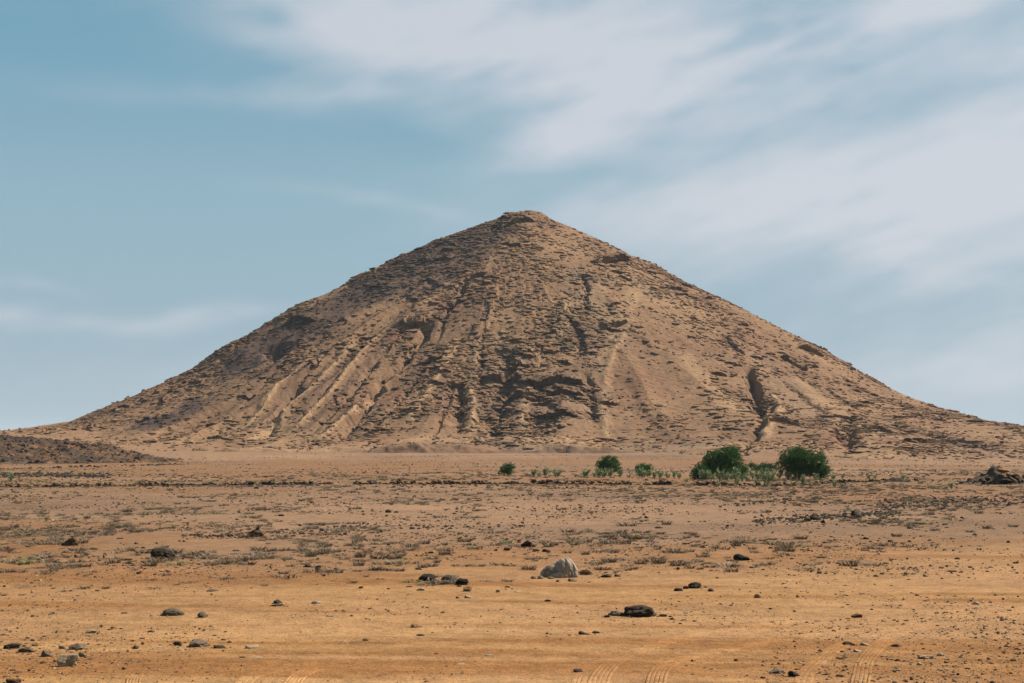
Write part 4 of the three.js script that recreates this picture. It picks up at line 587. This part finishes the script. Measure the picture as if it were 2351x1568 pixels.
{
  const R = rng(2024);
  for (let v = 0; v < 4; v++) scatter('dry_grass', ['short dead grey grass covering the plain in patches', 'sprawling dead grey grass covering the plain in patches', 'upright dead grey grass covering the plain in patches', 'flattened dead grey grass covering the plain in patches'][v], 'grass', tufts[v], grassMat, 2000, () => {
    const d = 37 * Math.pow(7.5, Math.pow(R(), 0.8)), x = (R() * 2 - 1) * (d * 0.43 + 3), z = -d;
    const edge = d + 12 * fbm(x / 10, z / 7 + 20, 4) - 0.33 * x, dens = sst(42, 66, edge) * clamp(0.16 + 0.75 * fbm(x / 4 + 31, z / 6, 4) + 0.5 * fbm(x / 30, z / 45 + 2, 3), 0, 0.6); if (R() > dens) return null;
    const h = (0.10 + 0.22 * Math.pow(R(), 2.2)) * (1 + sst(100, 240, d) * 0.3), f = 0.8 + 0.4 * R(), g = R() < 0.06 ? 1 : 0;
    return { x, y: G(x, z) - 0.01, z, sx: h * (1.1 + 1.0 * R()), sy: h, sz: h * (1.0 + 0.8 * R()), ry: R() * 6.28, c: [(0.185 - 0.04 * g) * f, (0.140 + 0.01 * g) * f, (0.097 - 0.03 * g) * f] };
  });
  // the larger tussocks, one by one: [u, v, w, h]
  const T = [[120, 1303, 40, 9], [190, 1302, 46, 8], [25, 1314, 40, 6], [105, 1313, 36, 6], [390, 1288, 30, 12], [430, 1279, 44, 10], [345, 1291, 26, 9], [480, 1283, 24, 9], [570, 1297, 60, 9], [585, 1273, 34, 9], [622, 1266, 26, 9], [650, 1318, 34, 7], [520, 1331, 38, 9], [435, 1338, 40, 7], [345, 1332, 28, 7], [70, 1346, 62, 4], [190, 1352, 44, 8], [150, 1358, 36, 6], [240, 1352, 28, 7], [350, 1352, 40, 6], [605, 1345, 24, 6], [8, 1368, 18, 6], [50, 1367, 28, 4], [690, 1267, 30, 9], [715, 1277, 34, 8], [668, 1301, 26, 9], [700, 1296, 30, 6], [740, 1292, 36, 5], [780, 1276, 34, 9], [815, 1248, 24, 11], [790, 1285, 28, 11], [860, 1271, 40, 8], [905, 1270, 34, 7], [940, 1265, 30, 9], [922, 1284, 46, 5], [995, 1284, 50, 6], [1020, 1265, 44, 11], [1090, 1261, 40, 10], [1080, 1252, 26, 9], [1140, 1253, 30, 10], [1180, 1255, 36, 10], [1260, 1256, 46, 12], [1250, 1247, 40, 9], [1310, 1246, 34, 8], [1215, 1285, 40, 5], [1245, 1284, 34, 6], [1300, 1270, 30, 8], [1345, 1274, 32, 9], [1410, 1269, 34, 10], [1370, 1294, 46, 8], [1400, 1292, 34, 9], [1440, 1300, 30, 7], [1480, 1288, 30, 10], [1510, 1284, 40, 12], [1560, 1270, 36, 10], [1585, 1267, 36, 7], [1350, 1222, 40, 7], [1400, 1240, 36, 7], [1420, 1232, 44, 7], [1480, 1222, 40, 8], [1440, 1208, 60, 10], [1530, 1205, 34, 9], [1030, 1222, 30, 6], [1120, 1218, 30, 7], [1150, 1222, 26, 6], [1665, 1262, 30, 8], [1690, 1254, 40, 9], [1735, 1270, 26, 8], [1790, 1252, 42, 9], [1850, 1245, 30, 7], [1910, 1256, 30, 6], [2000, 1254, 40, 6], [2060, 1232, 34, 7], [2090, 1209, 36, 10], [2130, 1204, 30, 8], [2180, 1238, 34, 6], [2270, 1214, 40, 9], [2230, 1222, 34, 5], [2330, 1210, 34, 6], [1760, 1177, 24, 8], [1705, 1180, 16, 7], [2240, 1254, 34, 5], [980, 1345, 46, 8], [945, 1338, 50, 6], [1010, 1342, 44, 10], [1165, 1335, 40, 6], [1115, 1335, 28, 5], [1000, 1326, 26, 10], [1045, 1329, 24, 8], [1600, 1244, 30, 7], [1620, 1272, 28, 7], [1510, 1262, 22, 7], [1275, 1306, 30, 4], [1330, 1302, 34, 4], [820, 1312, 30, 6], [760, 1312, 40, 5], [870, 1330, 26, 4]];
  for (const [u, v, w, h] of T) { const [x, y, z] = hitG(u, v), m = -z / F, k = (R() * 4) | 0; const t = new THREE.Mesh(tufts[k], grassMats[R() < 0.08 ? 3 : (R() * 3) | 0]); t.scale.set(w * m * 0.62, h * m * 1.6, w * m * 0.5); t.position.set(x, y - 0.01, z - w * m * 0.2); t.rotation.y = R() * 6.28; const kind = ['bushy', 'sprawling', 'upright', 'flattened'][k], big = w >= 38 ? 'wide' : 'narrow', where = v > 1325 ? 'on the sand edge' : v > 1262 ? 'in the dry grass belt' : 'on the stony plain behind the belt'; add(t, 'grass_tussock', `${big} ${kind} tussock of dead grass ${where}`, 'grass tussock', `${big} ${kind} tussocks ${where}`); }
  // dry twigs heaped over the rocks
  const [x, y, z] = hitG(1015, 1341), m = -z / F, geos = [];
  for (let i = 0; i < 90; i++) { const a = R() * 6.28, l = (10 + 16 * R()) * m, cx = x + (R() + R() - 1) * 42 * m, cz = z - R() * 10 * m, yy = G(cx, cz), c = new THREE.CatmullRomCurve3([0, 0.5, 1].map(f => new THREE.Vector3(cx + Math.cos(a) * l * (f - 0.5), yy + (1 + 12 * Math.sin(f * 3.14) * R() * (0.4 + R())) * m, cz + Math.sin(a) * l * 0.5 * (f - 0.5)))); geos.push(new THREE.TubeGeometry(c, 4, (0.35 + 0.35 * R()) * m, 4)); }
  const tw = new THREE.Mesh(mergeGeometries(geos), new THREE.MeshStandardMaterial({ color: col(0.20, 0.155, 0.11), roughness: 0.9 })); add(tw, 'twig_heap', 'heap of dry grey twigs tangled over black rocks', 'twigs'); tw.userData.kind = 'stuff';
}
console.log('grass done');

// ------------------------------------------------------------------ green shrubs and wind-bent trees
const leafMat = new THREE.MeshPhysicalMaterial({ specularIntensity: 0.25, vertexColors: true, roughness: 0.8, side: THREE.DoubleSide, transmission: 0.25, thickness: 0 });
const barkMat = new THREE.MeshStandardMaterial({ color: col(0.075, 0.055, 0.038), roughness: 0.95 });
class Leaves { constructor() { this.p = []; this.c = []; this.i = []; }
  leaf(x, y, z, dx, dy, dz, len, wid, R, c) { const l = Math.hypot(dx, dy, dz) || 1; dx /= l; dy /= l; dz /= l; let ax = R() - 0.5, ay = R() - 0.5, az = R() - 0.5; let wx = dy * az - dz * ay, wy = dz * ax - dx * az, wz = dx * ay - dy * ax; const wl = Math.hypot(wx, wy, wz) || 1; wx *= wid / wl / 2; wy *= wid / wl / 2; wz *= wid / wl / 2; const o = this.p.length / 3, hx = x + dx * len * 0.5, hy2 = y + dy * len * 0.5, hz = z + dz * len * 0.5; this.p.push(x, y, z, hx + wx, hy2 + wy, hz + wz, x + dx * len, y + dy * len, z + dz * len, hx - wx, hy2 - wy, hz - wz); for (let k = 0; k < 4; k++) this.c.push(...c); this.i.push(o, o + 1, o + 2, o, o + 2, o + 3); }
  geo() { const g = new THREE.BufferGeometry(); g.setAttribute('position', new THREE.Float32BufferAttribute(this.p, 3)); g.setAttribute('color', new THREE.Float32BufferAttribute(this.c, 3)); g.setIndex(this.i); g.computeVertexNormals(); return g; } }
function windTree(u, v, lobes, seed, label, dens, hue, name = 'windswept_tree') {
  // lobes: [du, dv (up), radius u, radius v] in photograph units round the foot
  const [x, y, z] = hitG(u, v), m = -z / F, R = rng(seed), t = new THREE.Group(), L = new Leaves(), limbs = []; t.position.set(x, y, z);
  const tube = (pts, r0, r1) => { const c = new THREE.CatmullRomCurve3(pts), g = new THREE.TubeGeometry(c, 8, 1, 6), p = g.attributes.position; for (let i = 0; i < p.count; i++) { const f = Math.floor(i / 7) / 8, cc = c.getPoint(f), r = lerp(r0, r1, f); p.setXYZ(i, cc.x + (p.getX(i) - cc.x) * r, cc.y + (p.getY(i) - cc.y) * r, cc.z + (p.getZ(i) - cc.z) * r); } g.computeVertexNormals(); return g; };
  const V = (a, b, c) => new THREE.Vector3(a, b, c), H0 = Math.max(...lobes.map(l => l[1])) * m;
  const trunkTop = V(2 * m, H0 * 0.38, 0), trunk = tube([V(-1 * m, -0.1, 0), V(-0.5 * m, H0 * 0.2, 0.05), trunkTop], H0 * 0.045 + 0.03, H0 * 0.03 + 0.02);
  for (const [du, dv, ru, rv] of lobes) {
    const cx = du * m * 1.08, cy = dv * m * 1.08, cz = (R() - 0.5) * ru * m * 0.9, rx = ru * m, ry = rv * m, rz = ru * m * 0.85;
    limbs.push(tube([trunkTop.clone(), V(cx * 0.5 + (R() - 0.5) * 0.2, lerp(trunkTop.y, cy, 0.45), cz * 0.5), V(cx, cy, cz)], H0 * 0.022 + 0.015, 0.015));
    const sprays = Math.round(dens * ru * rv * 1.25);
    for (let s = 0; s < sprays; s++) {
      const a = R() * 6.28, b = Math.acos(R() * 2 - 1), rr = Math.pow(R(), 0.42), sx = cx + rx * rr * Math.sin(b) * Math.cos(a), sy = cy + ry * rr * Math.cos(b), sz = cz + rz * rr * Math.sin(b) * Math.sin(a);
      if (sy < 0.08) continue;
      if (fb3(sx * 1.9 + seed, sy * 2.6, sz * 1.9, 2) < -0.10) continue;             // gaps
      // feathery sprays swept downwind to the right
      const dx = 0.75 + 0.5 * (sx - cx) / rx + 0.25 * (R() - 0.5), dy = 0.12 + 0.7 * (sy - cy) / ry + 0.35 * (R() - 0.5), dz = 0.6 * (sz - cz) / rz + 0.5 * (R() - 0.5), len = (1.6 + 3.4 * R()) * m * 2.0, k = 0.75 + 0.5 * R(), yel = R() < 0.10 ? 1 : 0;
      const c = [hue[0] * k * (1 + yel * 0.9), hue[1] * k * (1 + yel * 0.25), hue[2] * k];
      const n = 9; for (let q = 0; q < n; q++) { const f = q / n; L.leaf(sx + dx * len * f + (R() - 0.5) * 0.06, sy + dy * len * f + (R() - 0.5) * 0.06 - 0.04 * f, sz + dz * len * f + (R() - 0.5) * 0.06, dx + (R() - 0.5) * 1.4, dy + (R() - 0.5) * 1.4, dz + (R() - 0.5) * 1.4, 0.13 + 0.09 * R(), 0.045 + 0.03 * R(), R, c); }
    }
  }
  part(new THREE.Mesh(trunk, barkMat), 'trunk', t); for (const g of limbs) part(new THREE.Mesh(g, barkMat), 'limb', t); part(new THREE.Mesh(L.geo(), leafMat), 'crown', t);
  return add(t, name, label, name === 'windswept_tree' ? 'tree' : 'bush', undefined);
}
const GREEN = [0.036, 0.090, 0.018];
windTree(1652, 1099, [[10, 50, 32, 17], [-8, 36, 34, 20], [22, 36, 30, 18], [-28, 22, 30, 16], [30, 22, 28, 13], [0, 20, 34, 16], [-18, 44, 20, 12], [46, 16, 14, 8], [26, 56, 18, 10]], 71, 'tall dense green tree rising behind the pale leafy shrubs', 1.5, GREEN);
windTree(1836, 1101, [[-16, 48, 32, 17], [18, 46, 34, 16], [-28, 32, 26, 20], [6, 32, 34, 18], [36, 34, 24, 14], [-10, 18, 30, 13], [28, 20, 28, 11], [44, 16, 20, 8], [-4, 58, 22, 8], [50, 26, 14, 8], [38, 8, 22, 5]], 72, 'broad round dark green tree standing alone with foliage near the ground', 1.5, GREEN);
windTree(1390, 1091, [[0, 26, 22, 13], [10, 32, 18, 8], [-8, 18, 17, 12], [16, 22, 14, 8], [24, 10, 8, 6], [4, 14, 18, 9]], 73, 'middle-sized green tree behind a clump of pale leafy shrubs', 1.7, GREEN);
windTree(1158, 1092, [[0, 14, 12, 8], [8, 19, 11, 6], [-8, 6, 9, 5], [6, 8, 10, 6]], 74, 'small lone green bush right beside the open plain', 1.9, [0.030, 0.080, 0.016], 'round_bush');
windTree(1474, 1090, [[-2, 15, 16, 8], [8, 13, 13, 7], [-10, 9, 9, 6]], 75, 'low green bush rising behind shrubs between two trees', 1.9, [0.040, 0.098, 0.018], 'round_bush');
windTree(1746, 1092, [[-12, 18, 16, 5], [8, 22, 14, 5], [20, 17, 14, 5], [0, 13, 20, 5], [-22, 22, 9, 3]], 76, 'flat spreading green bush between the two big trees', 1.7, [0.024, 0.074, 0.02], 'spreading_bush');
windTree(1604, 1101, [[0, 16, 18, 10], [-8, 10, 14, 9], [12, 10, 16, 9], [6, 22, 12, 5]], 77, 'low green bush leaning against the foot of the tall dense tree', 1.7, [0.032, 0.088, 0.016], 'round_bush');
console.log('trees done');
// pale milkweed shrubs: upright stems with broad paired leaves; three kinds of make, one thing each
function shrubProto(seed, stems, leaves) {
  const R = rng(seed), t = new THREE.Group(), L = new Leaves(), st = [];
  for (let i = 0; i < stems; i++) {
    const a = R() * 6.28, bx = Math.cos(a) * 0.10, bz = Math.sin(a) * 0.10, lx = Math.cos(a) * (0.12 + 0.26 * R()), lz = Math.sin(a) * (0.12 + 0.26 * R()), h = 0.6 + 0.4 * R();
    const c = new THREE.CatmullRomCurve3([new THREE.Vector3(bx, 0, bz), new THREE.Vector3(bx + lx * 0.4, h * 0.55, bz + lz * 0.4), new THREE.Vector3(bx + lx, h, bz + lz)]); st.push(new THREE.TubeGeometry(c, 5, 0.012, 5));
    for (let q = 0; q < leaves; q++) { const f = 0.22 + 0.8 * q / leaves, p = c.getPoint(Math.min(1, f)), b = q * 2.4 + R(), k = 0.75 + 0.5 * R(), y = R() < 0.22; const cc = y ? [0.32 * k, 0.335 * k, 0.17 * k] : [0.115 * k, 0.165 * k, 0.068 * k]; L.leaf(p.x, p.y, p.z, Math.cos(b), 0.55 + 0.5 * R(), Math.sin(b), 0.16 + 0.07 * R(), 0.085 + 0.03 * R(), R, cc); }
  }
  part(new THREE.Mesh(mergeGeometries(st), new THREE.MeshStandardMaterial({ color: col(0.15, 0.125, 0.085), roughness: 0.9 })), 'stems', t); part(new THREE.Mesh(L.geo(), leafMat), 'foliage', t); return t;
}
const shrubs = [shrubProto(1, 8, 17), shrubProto(2, 11, 14), shrubProto(3, 6, 20)];
{
  const R = rng(808); const lists = [
    ['pale green milkweed shrub growing along the line of bushes by the trees', 'milkweed shrubs by the trees', [[1208, 1094, 7, 7], [1225, 1094, 12, 13], [1237, 1095, 11, 10], [1253, 1095, 16, 16], [1278, 1096, 18, 15], [1295, 1096, 6, 4], [1328, 1096, 6, 5], [1321, 1096, 5, 4], [1345, 1097, 18, 18], [1364, 1096, 12, 9], [1375, 1097, 15, 17], [1386, 1097, 17, 18], [1400, 1097, 15, 17], [1424, 1097, 10, 15], [1444, 1098, 10, 10], [1467, 1097, 17, 17], [1478, 1098, 14, 15], [1489, 1097, 15, 18], [1503, 1098, 12, 12], [1516, 1098, 15, 14], [1533, 1099, 12, 13], [1547, 1099, 10, 14], [1559, 1099, 10, 11], [1575, 1106, 11, 7], [1610, 1102, 16, 19], [1622, 1102, 14, 18], [1636, 1103, 14, 17], [1655, 1106, 18, 24], [1665, 1106, 16, 18], [1680, 1104, 15, 17], [1692, 1107, 17, 26], [1704, 1106, 14, 16], [1715, 1107, 13, 15], [1731, 1102, 17, 19], [1743, 1104, 16, 18], [1770, 1109, 17, 24], [1788, 1100, 16, 16], [1809, 1102, 11, 14], [1824, 1102, 13, 8], [1874, 1102, 14, 12], [1885, 1098, 8, 12]]],
    ['pale green milkweed shrub growing in front of the ruined stone wall', 'milkweed shrubs in front of the wall', [[1649, 1117, 8, 12], [1691, 1116, 11, 14], [1759, 1118, 22, 34], [1739, 1114, 13, 14], [1821, 1116, 12, 9], [1844, 1117, 10, 22], [1861, 1119, 7, 11], [1915, 1121, 10, 14], [1933, 1122, 9, 11]]],
    ['pale milkweed plant between the broad tree and the rubble mound', 'milkweed plants right of the trees', [[1913, 1102, 11, 13], [1900, 1101, 7, 5], [1935, 1098, 6, 6], [1994, 1100, 8, 10], [2009, 1103, 6, 10], [2074, 1101, 9, 9], [2084, 1101, 7, 7], [2184, 1123, 9, 12]]],
    ['green plant beside the black gravel band below the lava hill', 'green plants below the lava hill', [[91, 1085, 7, 6], [165, 1086, 8, 7], [70, 1106, 6, 5], [89, 1106, 9, 4], [44, 1104, 5, 6], [166, 1063, 6, 4], [157, 1063, 7, 3], [1, 1119, 7, 5]]]];
  let n = 0; const put = (u, v, w, h, label, group) => { if (group) { const size = h >= 16 ? 'tall' : h >= 9 ? 'knee-high' : 'low'; label = `${size} ${label}`; group = `${size} ${group}`; } const [x, y, z] = hitG(u, v), m = -z / F, t = shrubs[n % 3].clone(); n++; t.position.set(x, y - 0.02, z); t.rotation.y = R() * 6.28; t.scale.set(w * m * 1.6, h * m * 1.3, w * m * 1.6); add(t, 'milkweed_shrub', label, 'shrub', group); };
  for (const [label, group, list] of lists) for (const [u, v, w, h] of list) put(u, v, w, h, label, group);
  put(24, 1108, 15, 18, 'bright green leafy shrub, tallest plant near the lava hill'); put(483, 1114, 10, 7, 'lone small green plant growing on the ruined stone wall');
}
// ------------------------------------------------------------------ ruined dry-stone walls
{
  const R = rng(31337), mats = [[0.06, 0.042, 0.027], [0.10, 0.064, 0.036], [0.15, 0.096, 0.053], [0.035, 0.027, 0.021]].map(c => new THREE.MeshPhysicalMaterial({ color: col(...c), vertexColors: true, roughness: 1, specularIntensity: 0.2 }));
  const geos = [...SHAPES.rock.slice(0, 2), SHAPES.block[0], SHAPES.wedge[1]].map((g, i) => rockGeo(60 + i, 1, ['rock', 'block', 'wedge', 'rock'][i]));
  const walls = [['long low ruined stone wall crossing the open plain', [[-30, 1119], [150, 1118], [400, 1115], [620, 1113.5], [765, 1111.5]], 270, 8], ['ruined stone wall with chunky rubble in front of the small green bushes', [[812, 1112], [950, 1112], [1120, 1111.5], [1300, 1112], [1430, 1113], [1545, 1113.5]], 290, 10], ['broken stone wall running under the trees and shrubs', [[1590, 1114], [1720, 1116], [1830, 1115], [1920, 1109], [2010, 1106], [2110, 1104]], 220, 8]];
  for (const [label, line, count, hpx] of walls) {
    const cv = new THREE.CatmullRomCurve3(line.map(([u, v]) => { const p = hitG(u, v); return new THREE.Vector3(p[0], 0, p[2]); })), t = new THREE.Group(), mid = cv.getPoint(0.5); t.position.set(mid.x, G(mid.x, mid.z), mid.z);
    for (let i = 0; i < count; i++) {
      const f = (i + R()) / count, p = cv.getPointAt(clamp(f)), m = -p.z / F, keep = 0.5 + 0.7 * n2(f * 40 + count, 2); if (keep < -0.1) continue;
      const w = (5 + 7 * Math.pow(R(), 1.8)) * m, h = w * (0.5 + 0.4 * R()), lvl = R() < 0.5 ? (0.35 + 0.3 * R()) * hpx * m * clamp(keep + 0.3) : 0, z = p.z + (R() - 0.5) * 0.5 - (lvl ? 0.15 : 0);
      const s = new THREE.Mesh(geos[(R() * 4) | 0], mats[(R() * 4) | 0]); s.scale.set(w * 1.25, h * 1.1, w); s.rotation.y = R() * 6.28; s.position.set(p.x - t.position.x, G(p.x, z) - t.position.y - 0.03 + lvl, z - t.position.z); part(s, 'wall_stone', t);
    }
    // packed earth core behind the stones
    const n = 160, pos = [], idx = [], cl = []; for (let i = 0; i <= n; i++) { const p = cv.getPointAt(i / n), m = -p.z / F, hh = hpx * m * 0.55 * clamp(0.6 + 0.8 * n2(i * 0.25 + count, 2)) * sst(0, 6, i) * sst(n, n - 6, i); for (let j = 0; j < 5; j++) { const q = j / 4, zz = p.z + lerp(0.15, -2.2, q), x = p.x + 0.1 * n2(i, j); pos.push(x - t.position.x, G(x, zz) - t.position.y - 0.06 + hh * [0, 0.95, 1, 0.5, 0][j] * (1 + 0.25 * n2(i * 1.3, j * 2)), zz - t.position.z); cl.push(0.15, 0.085, 0.042); } }
    for (let i = 0; i < n; i++) for (let j = 0; j < 4; j++) { const a = i * 5 + j; idx.push(a, a + 5, a + 1, a + 1, a + 5, a + 6); }
    const g = new THREE.BufferGeometry(); g.setAttribute('position', new THREE.Float32BufferAttribute(pos, 3)); g.setAttribute('color', new THREE.Float32BufferAttribute(cl, 3)); g.setIndex(idx); g.computeVertexNormals();
    part(new THREE.Mesh(g, pebMat), 'earth_bank', t); add(t, 'stone_wall', label, 'wall');
  }
}
// ------------------------------------------------------------------ rubble mound on the right and a small gravel heap
const geosMound = [0, 1, 2, 3].map(i => rockGeo(70 + i, 1, ['rock', 'block', 'wedge', 'lumpy'][i]));
{
  const R = rng(616), mk = (u, v, w, h, seed, colr, prof) => { const [x, y, z] = hitG(u, v), m = -z / F, n = 90, d = 46, pos = [], cl = [], idx = []; const wm = w * m, hm = h * m, dm = wm * 0.55;
    for (let j = 0; j <= d; j++) for (let i = 0; i <= n; i++) { const a = i / n * 2 - 1, b = j / d * 2 - 1, X = a * wm / 2, Z = b * dm / 2, r = Math.hypot(a, b), k = prof(a, b); const yy = hm * k * (1 + 0.25 * fbm(a * 5 + seed, b * 4, 3)) + (0.10 * fbm(X * 2.2 + seed, Z * 2.2, 3) + 0.05 * h2(i, j + seed)) * sst(0, 0.15, k); pos.push(X, yy - 0.07 * (k < 0.02 ? 1 : 0) + (G(x + X, z + Z - dm * 0.4) - y), Z - dm * 0.4); const c = colr(a, b, k); cl.push(...c); }
    for (let j = 0; j < d; j++) for (let i = 0; i < n; i++) { const q = j * (n + 1) + i; idx.push(q, q + n + 1, q + 1, q + 1, q + n + 1, q + n + 2); }
    const g = new THREE.BufferGeometry(); g.setAttribute('position', new THREE.Float32BufferAttribute(pos, 3)); g.setAttribute('color', new THREE.Float32BufferAttribute(cl, 3)); g.setIndex(idx); g.computeVertexNormals(); return [x, y, z, m, new THREE.Mesh(g, pebMat)]; };
  const prof = (a, b) => { const q = (x, c, s) => Math.exp(-(((x - c) / s) ** 2)); const ridge = 0.70 * Math.exp(-(((a - 0.10) / 0.22) ** 4)) + 0.42 * q(a, -0.18, 0.28) + 0.42 * q(a, 0.50, 0.22) + 0.16 * q(a, -0.5, 0.3) + 0.2 * q(a, 0.8, 0.25); return ridge * Math.max(0, 1 - Math.pow(Math.abs(b + 0.05), 1.3)) * sst(1, 0.85, Math.abs(a)); };
  const [x, y, z, m, body] = mk(2300, 1112, 200, 46, 5, (a, b, k) => { const o = sst(0.0, 0.22, a + 0.25 * fbm(a * 7, b * 7 + 3, 3)) * sst(0.25, 0.6, k), f = 0.8 + 0.5 * R(); return [lerp(0.060, 0.200, o) * f, lerp(0.042, 0.100, o) * f, lerp(0.028, 0.042, o) * f]; }, prof);  // shade painted in: left half coloured dark, right half as sunlit orange earth
  const t = new THREE.Group(); t.position.set(x, y, z); part(body, 'earth_heap', t); const mats = ['d', 'b', 't', 'g'];
  for (let i = 0; i < 150; i++) { const a = R() * 2 - 1, b = R() * 1.1 - 0.15, k = prof(a, b); if (k < 0.03 && R() < 0.6) continue; const s = (1.6 + 6.5 * Math.pow(R(), 3)) * m, r = new THREE.Mesh(geosMound[(R() * 4) | 0], rockMats[mats[a > 0.05 && k > 0.4 ? (R() * 3 + 1) | 0 : (R() * 2) | 0]]); r.scale.set(s * 1.3, s, s); r.rotation.y = R() * 6.28; const wm = 200 * m, dm = wm * 0.55; r.position.set(a * wm / 2, 46 * m * k * 0.97 + (G(x + a * wm / 2, z + b * dm / 2 - dm * 0.4) - y) - 0.02, b * dm / 2 - dm * 0.4); part(r, 'rubble_stone', t); }  // darker stone tones continue the painted shade on the left half
  for (const [du, dv, w, h, tone] of [[6, 6, 26, 13, 'k'], [8, 36, 30, 12, 't'], [36, 18, 20, 14, 'b'], [-30, 14, 14, 9, 'd'], [-44, 8, 12, 7, 'd'], [20, 24, 18, 9, 't']]) { const r = new THREE.Mesh(SHAPES.lumpy[(R() * 5) | 0], rockMats[tone]); r.scale.set(w * m, h * m, w * m * 0.8); r.position.set(du * m, dv * m * 0.8, -8 * m + (dv < 10 ? 16 * m : 0)); part(r, 'rubble_block', t); }
  add(t, 'rubble_mound', 'mound of orange earth and rubble with shade painted on its left half', 'mound');
  const [hx, hyy, hz, , heap] = mk(2062, 1106, 52, 9, 15, () => { const f = 0.7 + 0.6 * R(); return [0.055 * f, 0.042 * f, 0.032 * f]; }, (a, b) => Math.max(0, 1 - a * a) * Math.max(0, 1 - b * b)); heap.position.set(hx, hyy, hz); add(heap, 'gravel_heap', 'small dark heap of gravel beside the broken stone wall', 'heap');
}
// ------------------------------------------------------------------ odd scraps: red metal, dry bones
{
  const [x, y, z] = hitG(722, 1159), m = -z / F, t = new THREE.Group(); t.position.set(x, y, z);
  const red = new THREE.MeshStandardMaterial({ color: col(0.30, 0.030, 0.022), roughness: 0.6, side: THREE.DoubleSide }), blk = new THREE.MeshStandardMaterial({ color: col(0.06, 0.02, 0.016), roughness: 0.8, side: THREE.DoubleSide });
  const s = new THREE.Shape(); s.moveTo(-3, 0); s.lineTo(3, 0); s.lineTo(2.2, 6); s.quadraticCurveTo(0.6, 8, -1.2, 6.8); s.closePath(); const h = new THREE.Path(); h.absarc(-0.2, 3.4, 1.1, 0, 6.283); s.holes.push(h);
  const g = new THREE.ExtrudeGeometry(s, { depth: 0.5, bevelEnabled: true, bevelSize: 0.12, bevelThickness: 0.12, bevelSegments: 2 }); g.scale(m, m, m); const p = part(new THREE.Mesh(g, red), 'red_plate', t); p.rotation.x = -0.35; p.rotation.y = 0.5;
  const s2 = new THREE.Shape(); s2.moveTo(-5.5, 0); s2.lineTo(-1, 0); s2.lineTo(-1.4, 5); s2.lineTo(-3.6, 4.6); s2.closePath(); const g2 = new THREE.ExtrudeGeometry(s2, { depth: 0.5, bevelEnabled: false }); g2.scale(m, m, m); const q = part(new THREE.Mesh(g2, blk), 'bent_flap', t); q.rotation.y = -0.6;
  add(t, 'red_scrap', 'torn piece of red scrap metal with a hole on the plain', 'scrap metal');
  const bone = new THREE.MeshStandardMaterial({ color: col(0.44, 0.34, 0.21), roughness: 0.7 });
  const mkBone = (u, v, pts, r, name, label, cat) => { const [bx, by, bz] = hitG(u, v), k = -bz / F; const c = new THREE.CatmullRomCurve3(pts.map(q2 => new THREE.Vector3(q2[0] * k, q2[1] * k, q2[2] * k))), gs = [new THREE.TubeGeometry(c, 24, r * k, 8)]; for (const e of [0, 1]) { const pe = c.getPoint(e); for (const o of [-0.6, 0.6]) { const sp = new THREE.SphereGeometry(r * k * 1.45, 10, 8); sp.translate(pe.x, pe.y + 0.2 * r * k, pe.z + o * r * k); gs.push(sp.toNonIndexed()); } } gs[0] = gs[0].toNonIndexed(); const b = new THREE.Mesh(mergeGeometries(gs), bone); b.position.set(bx, by, bz); add(b, name, label, cat); };
  mkBone(784, 1477, [[-13, 1, 3], [-11, 6, 2], [-6, 6.6, 0], [2, 5, -2], [7, 4, -2], [13, 1, 3]], 0.75, 'bleached_bone', 'bent bleached bone propped on open sand', 'bone');
  mkBone(2217, 1552, [[-10, 1.2, 0], [-3, 1.4, 2], [4, 1.1, 2], [11, 1, 0]], 0.95, 'bleached_bone', 'straight bleached bone lying among small stones', 'bone');
  mkBone(735, 1447, [[-20, 1, 0], [-6, 1.6, 1], [8, 1.2, 0], [20, 0.8, 1]], 0.35, 'dry_stick', 'thin dry stick lying on open sand', 'stick');
}
console.log('objects done');

renderer.render(scene, camera);
